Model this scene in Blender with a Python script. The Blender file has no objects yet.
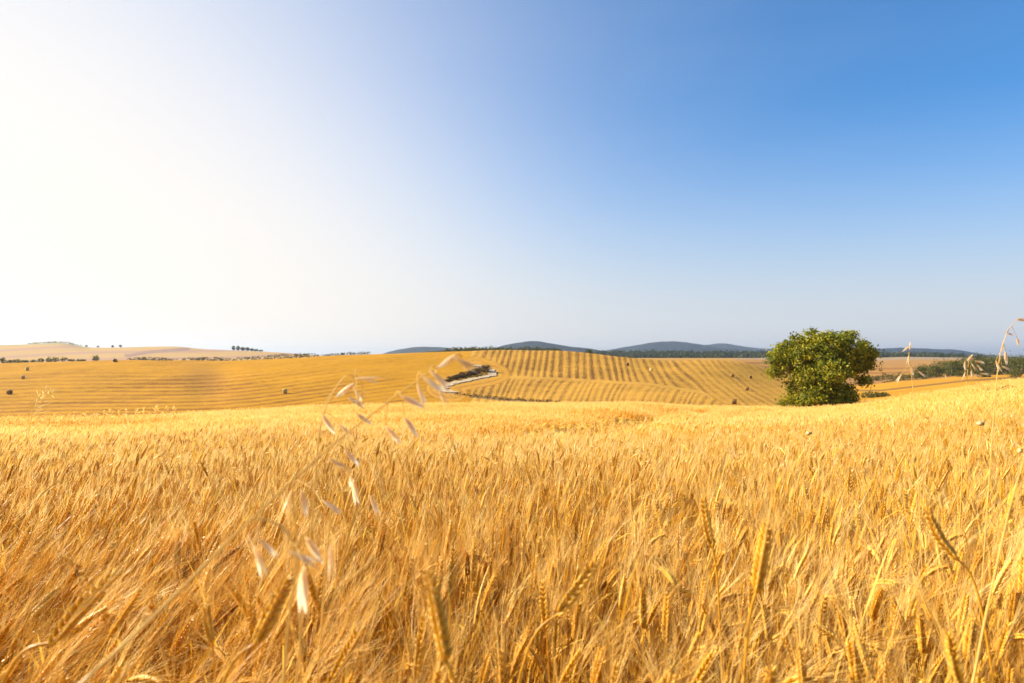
import bpy, math, random
import numpy as np
from mathutils import Vector, Matrix

R = math.radians
rng = np.random.default_rng(11)
random.seed(11)
scene = bpy.context.scene
COL = scene.collection

# ------------------------------------------------------------------ camera maths
F = 683.0            # focal length in pixels (24 mm on a 36 mm wide sensor, 1024 px)
HOR = 357.0          # row of the true horizon
ZC = 1.35            # eye height above the ground underfoot
SUN_AZ, SUN_EL = -80.0, 29.0
EXPO = 1.2            # camera exposure
S = Vector((math.sin(R(SUN_AZ)) * math.cos(R(SUN_EL)), math.cos(R(SUN_AZ)) * math.cos(R(SUN_EL)), math.sin(R(SUN_EL))))


def pt(px, py, d):
    return Vector(((px - 512.0) / F * d, d, ZC + (HOR - py) / F * d))


# ------------------------------------------------------------------ terrain
GX = np.arange(-900.0, 1925.0, 2.0)


def col(pairs, sm=5):
    a = np.array(pairs, float)
    v = np.interp(GX, a[:, 0], a[:, 1])
    if sm:
        k = np.exp(-0.5 * (np.arange(-3 * sm, 3 * sm + 1) / sm) ** 2)
        k /= k.sum()
        v = np.convolve(np.pad(v, 3 * sm, mode='edge'), k, mode='valid')
    return v


DC = col([(-700, 45), (0, 50), (330, 65), (512, 75), (640, 78), (720, 75), (800, 72), (860, 62), (900, 55), (960, 45), (1024, 38), (1300, 35)], 12)
E_Y = col([(-700, 424), (0, 427), (150, 418), (330, 407), (512, 404.5), (640, 404.5), (720, 408), (800, 410.5), (860, 406.5), (900, 400), (960, 391.5), (1024, 383.5), (1300, 368), (1800, 350)], 6)
ONE = np.ones_like(GX)
CROP = 0.85


def ground_from_top(y, d):
    return ZC + (HOR - y) / F * d - CROP


def zpix(y, d):
    return ZC + (HOR - y) / F * d


nodes_d, nodes_z = [], []


def add_node(d, z):
    nodes_d.append(d * ONE if np.isscalar(d) else d)
    nodes_z.append(z * ONE if np.isscalar(z) else z)


add_node(-60.0, -0.1)
add_node(0.0, 0.0)
add_node(1.0, 0.0)
add_node(2.5, ground_from_top(col([(0, 515), (800, 515), (1024, 511)], 20), 2.5))
add_node(6.0, ground_from_top(col([(-700, 450), (0, 450), (330, 448), (720, 447), (860, 445), (960, 440), (1024, 437), (1300, 430), (1800, 425)], 20), 6.0))
add_node(15.0, ground_from_top(col([(-700, 432), (0, 431), (330, 426), (512, 424), (720, 423), (800, 421.5), (860, 418.5), (900, 415), (960, 408), (1024, 401), (1300, 388), (1800, 375)], 20), 15.0))
add_node(DC, ground_from_top(E_Y, DC))
add_node(130.0, zpix(col([(-700, 430), (0, 430), (150, 423), (330, 414), (512, 412), (640, 412), (720, 414.5), (800, 417), (860, 411), (900, 406), (960, 398), (1024, 391), (1300, 372), (1800, 365)]), 130.0))
add_node(190.0, zpix(col([(-700, 405), (0, 404), (330, 394), (420, 392), (640, 393), (720, 397), (800, 403), (860, 400), (900, 395), (960, 388), (1024, 383), (1300, 370), (1800, 365)]), 190.0))
add_node(250.0, zpix(col([(-700, 382), (0, 380), (330, 373), (420, 371), (512, 371), (640, 374), (720, 379), (780, 389), (830, 394), (860, 392), (900, 387.5), (960, 382), (1024, 378.5), (1300, 369), (1800, 364)]), 250.0))
TOP = col([(-700, 363), (0, 362.8), (60, 362.2), (100, 361), (130, 360.4), (256, 360.4), (300, 358), (330, 356), (380, 353.4), (420, 352), (450, 351.4), (480, 350.6), (500, 350.8), (560, 351.6), (600, 354.6), (640, 358.3), (660, 359.8), (700, 359.3), (720, 359.9), (740, 362.3), (760, 367), (780, 372.5), (800, 379), (830, 388), (860, 386), (900, 381.5), (960, 377), (1024, 375), (1300, 368), (1800, 364)], 3)
add_node(320.0, zpix(TOP, 320.0))
D420 = np.where(GX < 765, TOP + 4.5, col([(760, 372), (780, 375), (830, 380.5), (870, 380), (920, 378), (970, 376), (1024, 374), (1300, 367), (1800, 364)]))
add_node(420.0, zpix(D420, 420.0))
add_node(600.0, zpix(col([(0, 363), (130, 363), (256, 363), (330, 362), (420, 361.5), (600, 360), (640, 360), (740, 361), (780, 366), (870, 372), (920, 372), (970, 371), (1024, 369), (1300, 364)]), 600.0))
add_node(900.0, zpix(col([(-700, 350), (0, 352), (130, 353), (256, 356), (330, 358.5), (420, 360), (600, 358.6), (740, 359.5), (780, 361), (870, 362.5), (920, 361.5), (1024, 361), (1300, 360)]), 900.0))
add_node(1200.0, zpix(col([(-700, 343), (-200, 344), (0, 345.2), (25, 344.6), (40, 343.8), (62, 343), (75, 345), (86, 347.4), (110, 347.8), (140, 347), (172, 346.4), (185, 347.2), (200, 349), (256, 351.2), (290, 353.2), (330, 356.3), (400, 358), (600, 358), (800, 358), (870, 358), (905, 356.8), (950, 357.5), (1024, 358)], 2), 1200.0))
add_node(1700.0, zpix(359.5, 1700.0))
add_node(2600.0, zpix(358.2, 2600.0))
add_node(14000.0, zpix(357.6, 14000.0))
ND = np.stack(nodes_d)          # K x P
NZ = np.stack(nodes_z)
Kn, Pn = ND.shape
Hs = ND[1:] - ND[:-1]
Dl = (NZ[1:] - NZ[:-1]) / Hs
NM = np.zeros_like(NZ)
w1 = 2 * Hs[1:] + Hs[:-1]
w2 = Hs[1:] + 2 * Hs[:-1]
same = Dl[:-1] * Dl[1:] > 0
with np.errstate(divide='ignore', invalid='ignore'):
    NM[1:-1] = np.where(same, (w1 + w2) / (w1 / Dl[:-1] + w2 / Dl[1:]), 0.0)
NM[0], NM[-1] = Dl[0], Dl[-1]


def _eval_col(ci, d):
    nd = ND[:, ci]                                   # K x N
    k = np.clip((nd <= d[None, :]).sum(0) - 1, 0, Kn - 2)
    ar = np.arange(len(d))
    x0, h = nd[k, ar], Hs[k, ci]
    t = np.clip((d - x0) / h, 0, 1)
    z0, z1, m0, m1 = NZ[k, ci], NZ[k + 1, ci], NM[k, ci], NM[k + 1, ci]
    t2, t3 = t * t, t * t * t
    return (2 * t3 - 3 * t2 + 1) * z0 + (t3 - 2 * t2 + t) * h * m0 + (-2 * t3 + 3 * t2) * z1 + (t3 - t2) * h * m1


def pxof(x, y):
    return 512.0 + F * x / np.maximum(y, 6.0)


def terrain(x, y):
    x = np.atleast_1d(np.asarray(x, float)).ravel()
    y = np.atleast_1d(np.asarray(y, float)).ravel()
    x, y = np.broadcast_arrays(x, y)
    out = np.empty(len(x))
    for s in range(0, len(x), 200000):
        xs, ys = x[s:s + 200000], y[s:s + 200000]
        p = np.clip((pxof(xs, ys) - GX[0]) / 2.0, 0, Pn - 1.001)
        i = p.astype(int)
        f = p - i
        out[s:s + 200000] = _eval_col(i, ys) * (1 - f) + _eval_col(i + 1, ys) * f
    # gentle natural undulation of the far slopes
    w = np.clip((y - 125) / 60, 0, 1) * np.clip((700 - y) / 300, 0, 1)
    out += w * (0.28 * np.sin(x * 0.055 + 1.3 * np.sin(y * 0.021)) + 0.22 * np.sin(y * 0.06 + 0.04 * x + 1.0) + 0.12 * np.sin(x * 0.17 - y * 0.11))
    px = pxof(x, y)
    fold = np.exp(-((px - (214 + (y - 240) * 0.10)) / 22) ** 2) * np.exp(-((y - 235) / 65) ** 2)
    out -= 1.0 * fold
    w2_ = np.clip((y - 3) / 8, 0, 1) * np.clip((100 - y) / 30, 0, 1)
    out += w2_ * (0.05 * np.sin(x * 0.7 + y * 0.35) + 0.05 * np.sin(x * 0.23 - y * 0.5 + 2))
    return out


def tz(x, y):
    return float(terrain([x], [y])[0])


def solve(px, py, d0=110.0, d1=330.0):
    """The nearest point of the terrain, between two distances, that is seen in this direction."""
    d = np.linspace(d0, d1, 900)
    x = (px - 512.0) / F * d
    yy = HOR - (terrain(x, d) - ZC) / d * F
    hit = np.where(yy <= py)[0]
    k = hit[0] if len(hit) else int(np.argmin(yy))
    return Vector((x[k], d[k], float(terrain([x[k]], [d[k]])[0])))


# ------------------------------------------------------------------ mesh helpers
class MB:
    """Collects vertices and faces (numpy); build() links ONE mesh object."""

    def __init__(self):
        self.v, self.f3, self.f4, self.m3, self.m4, self.t = [], [], [], [], [], []
        self.n = 0

    def add(self, verts, tris=None, quads=None, mat=0, tint=0.5, m3=None, m4=None):
        verts = np.asarray(verts, np.float32).reshape(-1, 3)
        if tris is not None and len(tris):
            tris = np.asarray(tris, np.int32).reshape(-1, 3)
            self.f3.append(tris + self.n)
            self.m3.append(np.full(len(tris), mat, np.int32) if m3 is None else m3)
        if quads is not None and len(quads):
            quads = np.asarray(quads, np.int32).reshape(-1, 4)
            self.f4.append(quads + self.n)
            self.m4.append(np.full(len(quads), mat, np.int32) if m4 is None else m4)
        self.v.append(verts)
        self.t.append(np.broadcast_to(np.asarray(tint, np.float32), (len(verts),)).astype(np.float32))
        self.n += len(verts)
        return self

    def arrays(self):
        v = np.concatenate(self.v)
        z3, z4, zi = np.zeros((0, 3), np.int32), np.zeros((0, 4), np.int32), np.zeros(0, np.int32)
        f3 = np.concatenate(self.f3) if self.f3 else z3
        f4 = np.concatenate(self.f4) if self.f4 else z4
        m3 = np.concatenate(self.m3) if self.m3 else zi
        m4 = np.concatenate(self.m4) if self.m4 else zi
        return v, f3, f4, m3, m4, np.concatenate(self.t)

    def mesh(self, name, mats, smooth=False, attrs=None):
        v, f3, f4, m3, m4, t = self.arrays()
        me = bpy.data.meshes.new(name)
        me.vertices.add(len(v))
        me.vertices.foreach_set('co', v.ravel())
        nl = f3.size + f4.size
        npoly = len(f3) + len(f4)
        me.loops.add(nl)
        me.polygons.add(npoly)
        me.loops.foreach_set('vertex_index', np.concatenate([f3.ravel(), f4.ravel()]).astype(np.int32))
        st = np.concatenate([np.arange(len(f3)) * 3, f3.size + np.arange(len(f4)) * 4]).astype(np.int32)
        me.polygons.foreach_set('loop_start', st)
        for m in mats:
            me.materials.append(m)
        me.polygons.foreach_set('material_index', np.concatenate([m3, m4]).astype(np.int32))
        me.polygons.foreach_set('use_smooth', np.full(npoly, smooth, bool))
        a = me.attributes.new('tint', 'FLOAT', 'POINT')
        a.data.foreach_set('value', t)
        if attrs:
            for k, val in attrs.items():
                if val.ndim == 2:
                    a = me.attributes.new(k, 'FLOAT_COLOR', 'POINT')
                    a.data.foreach_set('color', np.concatenate([val, np.ones((len(val), 1))], 1).astype(np.float32).ravel())
                else:
                    a = me.attributes.new(k, 'FLOAT', 'POINT')
                    a.data.foreach_set('value', val.astype(np.float32))
        me.update(calc_edges=True)
        return me

    def build(self, name, mats, parent=None, smooth=False, attrs=None):
        o = bpy.data.objects.new(name, self.mesh(name, mats, smooth, attrs))
        COL.objects.link(o)
        o.parent = parent
        return o


def tag(o, label=None, cat=None, group=None, kind=None):
    if label:
        o['label'] = label
    if cat:
        o['category'] = cat
    if group:
        o['group'] = group
    if kind:
        o['kind'] = kind
    return o


def empty(name, loc, label=None, cat=None, group=None):
    o = bpy.data.objects.new(name, None)
    o.empty_display_size = 0.1
    COL.objects.link(o)
    o.location = loc
    return tag(o, label, cat, group)


def link(name, mesh, parent):
    o = bpy.data.objects.new(name, mesh)
    COL.objects.link(o)
    o.parent = parent
    return o


def tube(path, rad, sides=5, cap=True):
    """verts, tris, quads of a tapering tube along a path."""
    P = np.asarray(path, float)
    n = len(P)
    r = np.broadcast_to(np.asarray(rad, float), (n,))
    T = np.gradient(P, axis=0)
    T /= np.linalg.norm(T, axis=1)[:, None] + 1e-12
    up = np.array([0.31, 0.77, 0.55])
    A = np.cross(T, up)
    A /= np.linalg.norm(A, axis=1)[:, None] + 1e-12
    B = np.cross(T, A)
    ang = np.arange(sides) / sides * 2 * np.pi
    V = P[:, None] + r[:, None, None] * (np.cos(ang)[None, :, None] * A[:, None] + np.sin(ang)[None, :, None] * B[:, None])
    V = V.reshape(-1, 3)
    q = []
    for i in range(n - 1):
        for j in range(sides):
            k = (j + 1) % sides
            q.append((i * sides + j, i * sides + k, (i + 1) * sides + k, (i + 1) * sides + j))
    t = []
    if cap:
        V = np.concatenate([V, P[-1:]])
        for j in range(sides):
            t.append(((n - 1) * sides + j, (n - 1) * sides + (j + 1) % sides, n * sides))
    return V, t, q


def ribbon(path, width, side, fold=0.0, nrm=None):
    P = np.asarray(path, float)
    n = len(P)
    w = np.broadcast_to(np.asarray(width, float), (n,))
    sd = np.broadcast_to(np.asarray(side, float), (n, 3))
    V = np.stack([P - sd * w[:, None] / 2, P + sd * w[:, None] / 2], 1).reshape(-1, 3)
    q = [(2 * i, 2 * i + 1, 2 * i + 3, 2 * i + 2) for i in range(n - 1)]
    return V, q


# ------------------------------------------------------------------ materials
def nmat(name):
    m = bpy.data.materials.new(name)
    m.use_nodes = True
    nt = m.node_tree
    nt.nodes.clear()
    return m, nt, nt.nodes, nt.links


def ramp(nd, stops):
    r = nd.new('ShaderNodeValToRGB')
    e = r.color_ramp.elements
    while len(e) < len(stops):
        e.new(0.5)
    for el, (p, c) in zip(e, stops):
        el.position = p
        el.color = (*c, 1)
    return r


def plant_mat(name, stops, trans=0.35, rough=0.5, spec=0.3, noise=None, tcol=None):
    """A dry or green plant surface: colour from the per-plant tint, diffuse plus light passing through."""
    m, nt, nd, lk = nmat(name)
    out = nd.new('ShaderNodeOutputMaterial')
    at = nd.new('ShaderNodeAttribute')
    at.attribute_name = 'tint'
    fac = at.outputs['Fac']
    if noise:
        tc = nd.new('ShaderNodeTexCoord')
        nz = nd.new('ShaderNodeTexNoise')
        nz.inputs['Scale'].default_value = noise[0]
        nz.inputs['Detail'].default_value = 3
        lk.new(tc.outputs['Object'], nz.inputs['Vector'])
        mm = nd.new('ShaderNodeMath')
        mm.operation = 'MULTIPLY_ADD'
        mm.inputs[1].default_value = noise[1]
        lk.new(nz.outputs['Fac'], mm.inputs[0])
        sb = nd.new('ShaderNodeMath')
        sb.operation = 'SUBTRACT'
        sb.inputs[1].default_value = noise[1] * 0.5
        lk.new(fac, sb.inputs[0])
        lk.new(sb.outputs[0], mm.inputs[2])
        fac = mm.outputs[0]
    rp = ramp(nd, stops)
    lk.new(fac, rp.inputs[0])
    bs = nd.new('ShaderNodeBsdfPrincipled')
    bs.inputs['Roughness'].default_value = rough
    bs.inputs['Specular IOR Level'].default_value = spec
    lk.new(rp.outputs[0], bs.inputs['Base Color'])
    if trans > 0:
        tr = nd.new('ShaderNodeBsdfTranslucent')
        if tcol:
            mx2 = nd.new('ShaderNodeMix')
            mx2.data_type = 'RGBA'
            mx2.blend_type = 'MULTIPLY'
            mx2.inputs[0].default_value = 1
            lk.new(rp.outputs[0], mx2.inputs[6])
            mx2.inputs[7].default_value = (*tcol, 1)
            lk.new(mx2.outputs[2], tr.inputs['Color'])
        else:
            lk.new(rp.outputs[0], tr.inputs['Color'])
        mx = nd.new('ShaderNodeMixShader')
        mx.inputs[0].default_value = trans
        lk.new(bs.outputs[0], mx.inputs[1])
        lk.new(tr.outputs[0], mx.inputs[2])
        lk.new(mx.outputs[0], out.inputs['Surface'])
    else:
        lk.new(bs.outputs[0], out.inputs['Surface'])
    return m


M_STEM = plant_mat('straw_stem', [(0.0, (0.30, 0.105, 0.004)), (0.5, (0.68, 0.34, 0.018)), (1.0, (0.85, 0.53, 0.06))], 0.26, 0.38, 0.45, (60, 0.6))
M_EAR = plant_mat('wheat_ear', [(0.0, (0.40, 0.16, 0.006)), (0.5, (0.74, 0.39, 0.024)), (1.0, (0.90, 0.60, 0.10))], 0.18, 0.42, 0.45, (160, 0.6))
M_AWN = plant_mat('wheat_awn', [(0.0, (0.74, 0.42, 0.035)), (0.5, (0.90, 0.63, 0.18)), (1.0, (0.95, 0.79, 0.36))], 0.45, 0.42, 0.45)
M_LEAF = plant_mat('dry_leaf', [(0.0, (0.36, 0.135, 0.005)), (0.5, (0.70, 0.37, 0.022)), (1.0, (0.86, 0.58, 0.09))], 0.40, 0.5, 0.35, (40, 0.7))
M_OAT = plant_mat('oat_husk', [(0.0, (0.90, 0.66, 0.33)), (0.5, (0.96, 0.81, 0.53)), (1.0, (0.97, 0.89, 0.70))], 0.68, 0.35, 0.5, (90, 0.3))
M_OATSTEM = plant_mat('oat_stem', [(0.0, (0.74, 0.46, 0.09)), (1.0, (0.88, 0.64, 0.20))], 0.3, 0.4, 0.4)
M_CANOPY = plant_mat('straw_mass', [(0.0, (0.58, 0.30, 0.018)), (0.5, (0.81, 0.49, 0.095)), (1.0, (0.92, 0.68, 0.23))], 0.0, 0.9, 0.05, (6, 1.0))
M_LEAFGREEN = plant_mat('tree_leaf', [(0.0, (0.075, 0.105, 0.008)), (0.5, (0.215, 0.230, 0.012)), (1.0, (0.480, 0.420, 0.028))], 0.42, 0.55, 0.3, None, (1.3, 1.2, 0.6))
M_BUSH = plant_mat('shrub_leaf', [(0.0, (0.042, 0.055, 0.009)), (0.5, (0.090, 0.100, 0.016)), (1.0, (0.19, 0.165, 0.024))], 0.3, 0.6, 0.2)
M_PALEBUSH = plant_mat('haze_pale_leaf', [(0.0, (0.36, 0.31, 0.15)), (1.0, (0.52, 0.46, 0.24))], 0.4, 0.7, 0.1)  # leaf colour lightened to carry the haze over the far knoll
M_DRYBUSH = plant_mat('dry_shrub', [(0.0, (0.06, 0.034, 0.010)), (0.5, (0.11, 0.065, 0.018)), (1.0, (0.20, 0.125, 0.03))], 0.2, 0.7, 0.2)
M_FOREST = plant_mat('forest_leaf', [(0.0, (0.022, 0.035, 0.013)), (0.5, (0.050, 0.060, 0.015)), (1.0, (0.10, 0.10, 0.022))], 0.15, 0.8, 0.1)
M_BARK = plant_mat('bark', [(0.0, (0.10, 0.07, 0.045)), (1.0, (0.20, 0.15, 0.10))], 0.0, 0.9, 0.1, (9, 1.0))
M_BALE = plant_mat('baled_straw', [(0.0, (0.38, 0.22, 0.06)), (0.5, (0.62, 0.40, 0.13)), (1.0, (0.76, 0.54, 0.22))], 0.0, 0.9, 0.1, (7, 0.9))
M_DARKBALE = plant_mat('dark_straw', [(0.0, (0.13, 0.07, 0.025)), (0.5, (0.22, 0.125, 0.04)), (1.0, (0.34, 0.20, 0.07))], 0.0, 0.9, 0.1, (7, 0.9))  # darker tone of the bale straw
M_POPPY = plant_mat('seed_capsule', [(0.0, (0.22, 0.13, 0.045)), (1.0, (0.70, 0.50, 0.20))], 0.0, 0.5, 0.4, (150, 0.6))


def ground_mat():
    m, nt, nd, lk = nmat('field_ground')
    out = nd.new('ShaderNodeOutputMaterial')
    bs = nd.new('ShaderNodeBsdfPrincipled')
    bs.inputs['Roughness'].default_value = 0.95
    bs.inputs['Specular IOR Level'].default_value = 0.1
    lk.new(bs.outputs[0], out.inputs['Surface'])

    def attr(n):
        a = nd.new('ShaderNodeAttribute')
        a.attribute_name = n
        return a

    def math_(op, a, b=None):
        n = nd.new('ShaderNodeMath')
        n.operation = op
        for i, v in enumerate((a, b)):
            if v is None:
                continue
            if isinstance(v, (int, float)):
                n.inputs[i].default_value = v
            else:
                lk.new(v, n.inputs[i])
        return n.outputs[0]

    ca, cb, ph, sw = attr('light'), attr('dark'), attr('phase'), attr('swath')
    geo = nd.new('ShaderNodeNewGeometry')

    def noise(scale, detail, vec=None):
        n = nd.new('ShaderNodeTexNoise')
        n.inputs['Scale'].default_value = scale
        n.inputs['Detail'].default_value = detail
        n.inputs['Roughness'].default_value = 0.6
        lk.new(geo.outputs['Position'] if vec is None else vec, n.inputs['Vector'])
        return n.outputs['Fac']
    n1, n2, n3 = noise(0.035, 4), noise(0.35, 4), noise(1.6, 3)
    wob = math_('MULTIPLY_ADD', n2, 0.36)
    nt.nodes[-1].inputs[2].default_value = -0.18
    wob2 = math_('MULTIPLY_ADD', noise(0.09, 2), 0.7)
    nt.nodes[-2].inputs[2].default_value = 0.0
    wob = math_('ADD', wob, wob2)
    p = math_('ADD', ph.outputs['Fac'], wob)
    wn = nd.new('ShaderNodeTexWhiteNoise')
    wn.noise_dimensions = '1D'
    lk.new(math_('FLOOR', math_('ADD', p, 0.25)), wn.inputs['W'])
    each = math_('MULTIPLY_ADD', wn.outputs['Value'], 0.55)
    nt.nodes[-1].inputs[2].default_value = 0.55
    s = math_('SINE', math_('MULTIPLY', p, 2 * math.pi))
    sf = math_('SINE', math_('MULTIPLY', math_('ADD', p, math_('MULTIPLY', noise(0.13, 3), 1.4)), 2 * math.pi * 2.63))
    s = math_('ADD', math_('MULTIPLY', s, 0.72), math_('MULTIPLY', sf, 0.28))
    s01 = math_('MULTIPLY_ADD', s, 0.5)
    nt.nodes[-1].inputs[2].default_value = 0.5
    prof = math_('POWER', s01, 1.5)
    # each swath lies a little differently: a slow noise along the phase
    sw2 = math_('MULTIPLY', sw.outputs['Fac'], each)
    av = math_('MULTIPLY_ADD', n1, 1.3)
    nt.nodes[-1].inputs[2].default_value = 0.25
    amp0 = math_('MULTIPLY', sw2, av)
    br = math_('MULTIPLY_ADD', noise(0.22, 5), 1.5)
    nt.nodes[-2].inputs[2].default_value = 0.30
    amp = math_('MULTIPLY', amp0, br)
    fac0 = math_('MULTIPLY', prof, amp)
    nmix = math_('MULTIPLY_ADD', n3, 1.1)
    nt.nodes[-1].inputs[2].default_value = -0.55
    nmix2 = math_('MULTIPLY_ADD', n1, 0.9)
    nt.nodes[-1].inputs[2].default_value = -0.40
    fac = math_('ADD', math_('ADD', fac0, nmix), nmix2)
    gr = math_('MULTIPLY_ADD', n2, 1.2)
    nt.nodes[-1].inputs[2].default_value = -0.56
    fac = math_('ADD', fac, gr)
    clampn = nd.new('ShaderNodeClamp')
    lk.new(fac, clampn.inputs[0])
    mx = nd.new('ShaderNodeMix')
    mx.data_type = 'RGBA'
    lk.new(clampn.outputs[0], mx.inputs[0])
    lk.new(ca.outputs['Color'], mx.inputs[6])
    lk.new(cb.outputs['Color'], mx.inputs[7])
    lk.new(mx.outputs[2], bs.inputs['Base Color'])
    h = math_('ADD', math_('MULTIPLY', math_('MULTIPLY', math_('SUBTRACT', 1.0, prof), sw2), 0.16), math_('MULTIPLY', n3, 0.25))
    bp = nd.new('ShaderNodeBump')
    bp.inputs['Strength'].default_value = 0.8
    bp.inputs['Distance'].default_value = 1.0
    lk.new(h, bp.inputs['Height'])
    lk.new(bp.outputs[0], bs.inputs['Normal'])
    return m


def road_mat():
    m, nt, nd, lk = nmat('pale_gravel')
    out = nd.new('ShaderNodeOutputMaterial')
    bs = nd.new('ShaderNodeBsdfPrincipled')
    bs.inputs['Roughness'].default_value = 0.95
    geo = nd.new('ShaderNodeNewGeometry')
    n = nd.new('ShaderNodeTexNoise')
    n.inputs['Scale'].default_value = 0.6
    n.inputs['Detail'].default_value = 5
    lk.new(geo.outputs['Position'], n.inputs['Vector'])
    r = ramp(nd, [(0.3, (0.36, 0.25, 0.13)), (0.7, (0.56, 0.43, 0.27))])
    lk.new(n.outputs['Fac'], r.inputs[0])
    lk.new(r.outputs[0], bs.inputs['Base Color'])
    lk.new(bs.outputs[0], out.inputs['Surface'])
    return m


def hill_mat(name, c0, c1, sc):
    m, nt, nd, lk = nmat(name)
    out = nd.new('ShaderNodeOutputMaterial')
    bs = nd.new('ShaderNodeBsdfPrincipled')
    bs.inputs['Roughness'].default_value = 0.95
    bs.inputs['Specular IOR Level'].default_value = 0.05
    geo = nd.new('ShaderNodeNewGeometry')
    n = nd.new('ShaderNodeTexNoise')
    n.inputs['Scale'].default_value = sc
    n.inputs['Detail'].default_value = 6
    n.inputs['Roughness'].default_value = 0.7
    lk.new(geo.outputs['Position'], n.inputs['Vector'])
    r = ramp(nd, [(0.35, c0), (0.68, c1)])
    lk.new(n.outputs['Fac'], r.inputs[0])
    lk.new(r.outputs[0], bs.inputs['Base Color'])
    bp = nd.new('ShaderNodeBump')
    bp.inputs['Strength'].default_value = 1.0
    bp.inputs['Distance'].default_value = 40.0
    lk.new(n.outputs['Fac'], bp.inputs['Height'])
    lk.new(bp.outputs[0], bs.inputs['Normal'])
    lk.new(bs.outputs[0], out.inputs['Surface'])
    return m


# ------------------------------------------------------------------ ground sheet
ROAD_PX = [(476, 365.6), (486, 369.4), (495, 373.8), (488, 376.6), (474, 379.2), (459, 382.3), (447, 385.2), (441, 388.6), (446, 391.4), (453, 393.0)]


def smooth_path(pts, n=8):
    P = np.array([tuple(p) for p in pts], float)
    P = np.concatenate([2 * P[:1] - P[1:2], P, 2 * P[-1:] - P[-2:-1]])
    out = []
    for i in range(1, len(P) - 2):
        for k in range(n):
            t = k / n
            a, b, c, d = P[i - 1], P[i], P[i + 1], P[i + 2]
            out.append(0.5 * ((2 * b) + (-a + c) * t + (2 * a - 5 * b + 4 * c - d) * t * t + (-a + 3 * b - 3 * c + d) * t ** 3))
    out.append(P[-2])
    return np.array(out)


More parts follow.
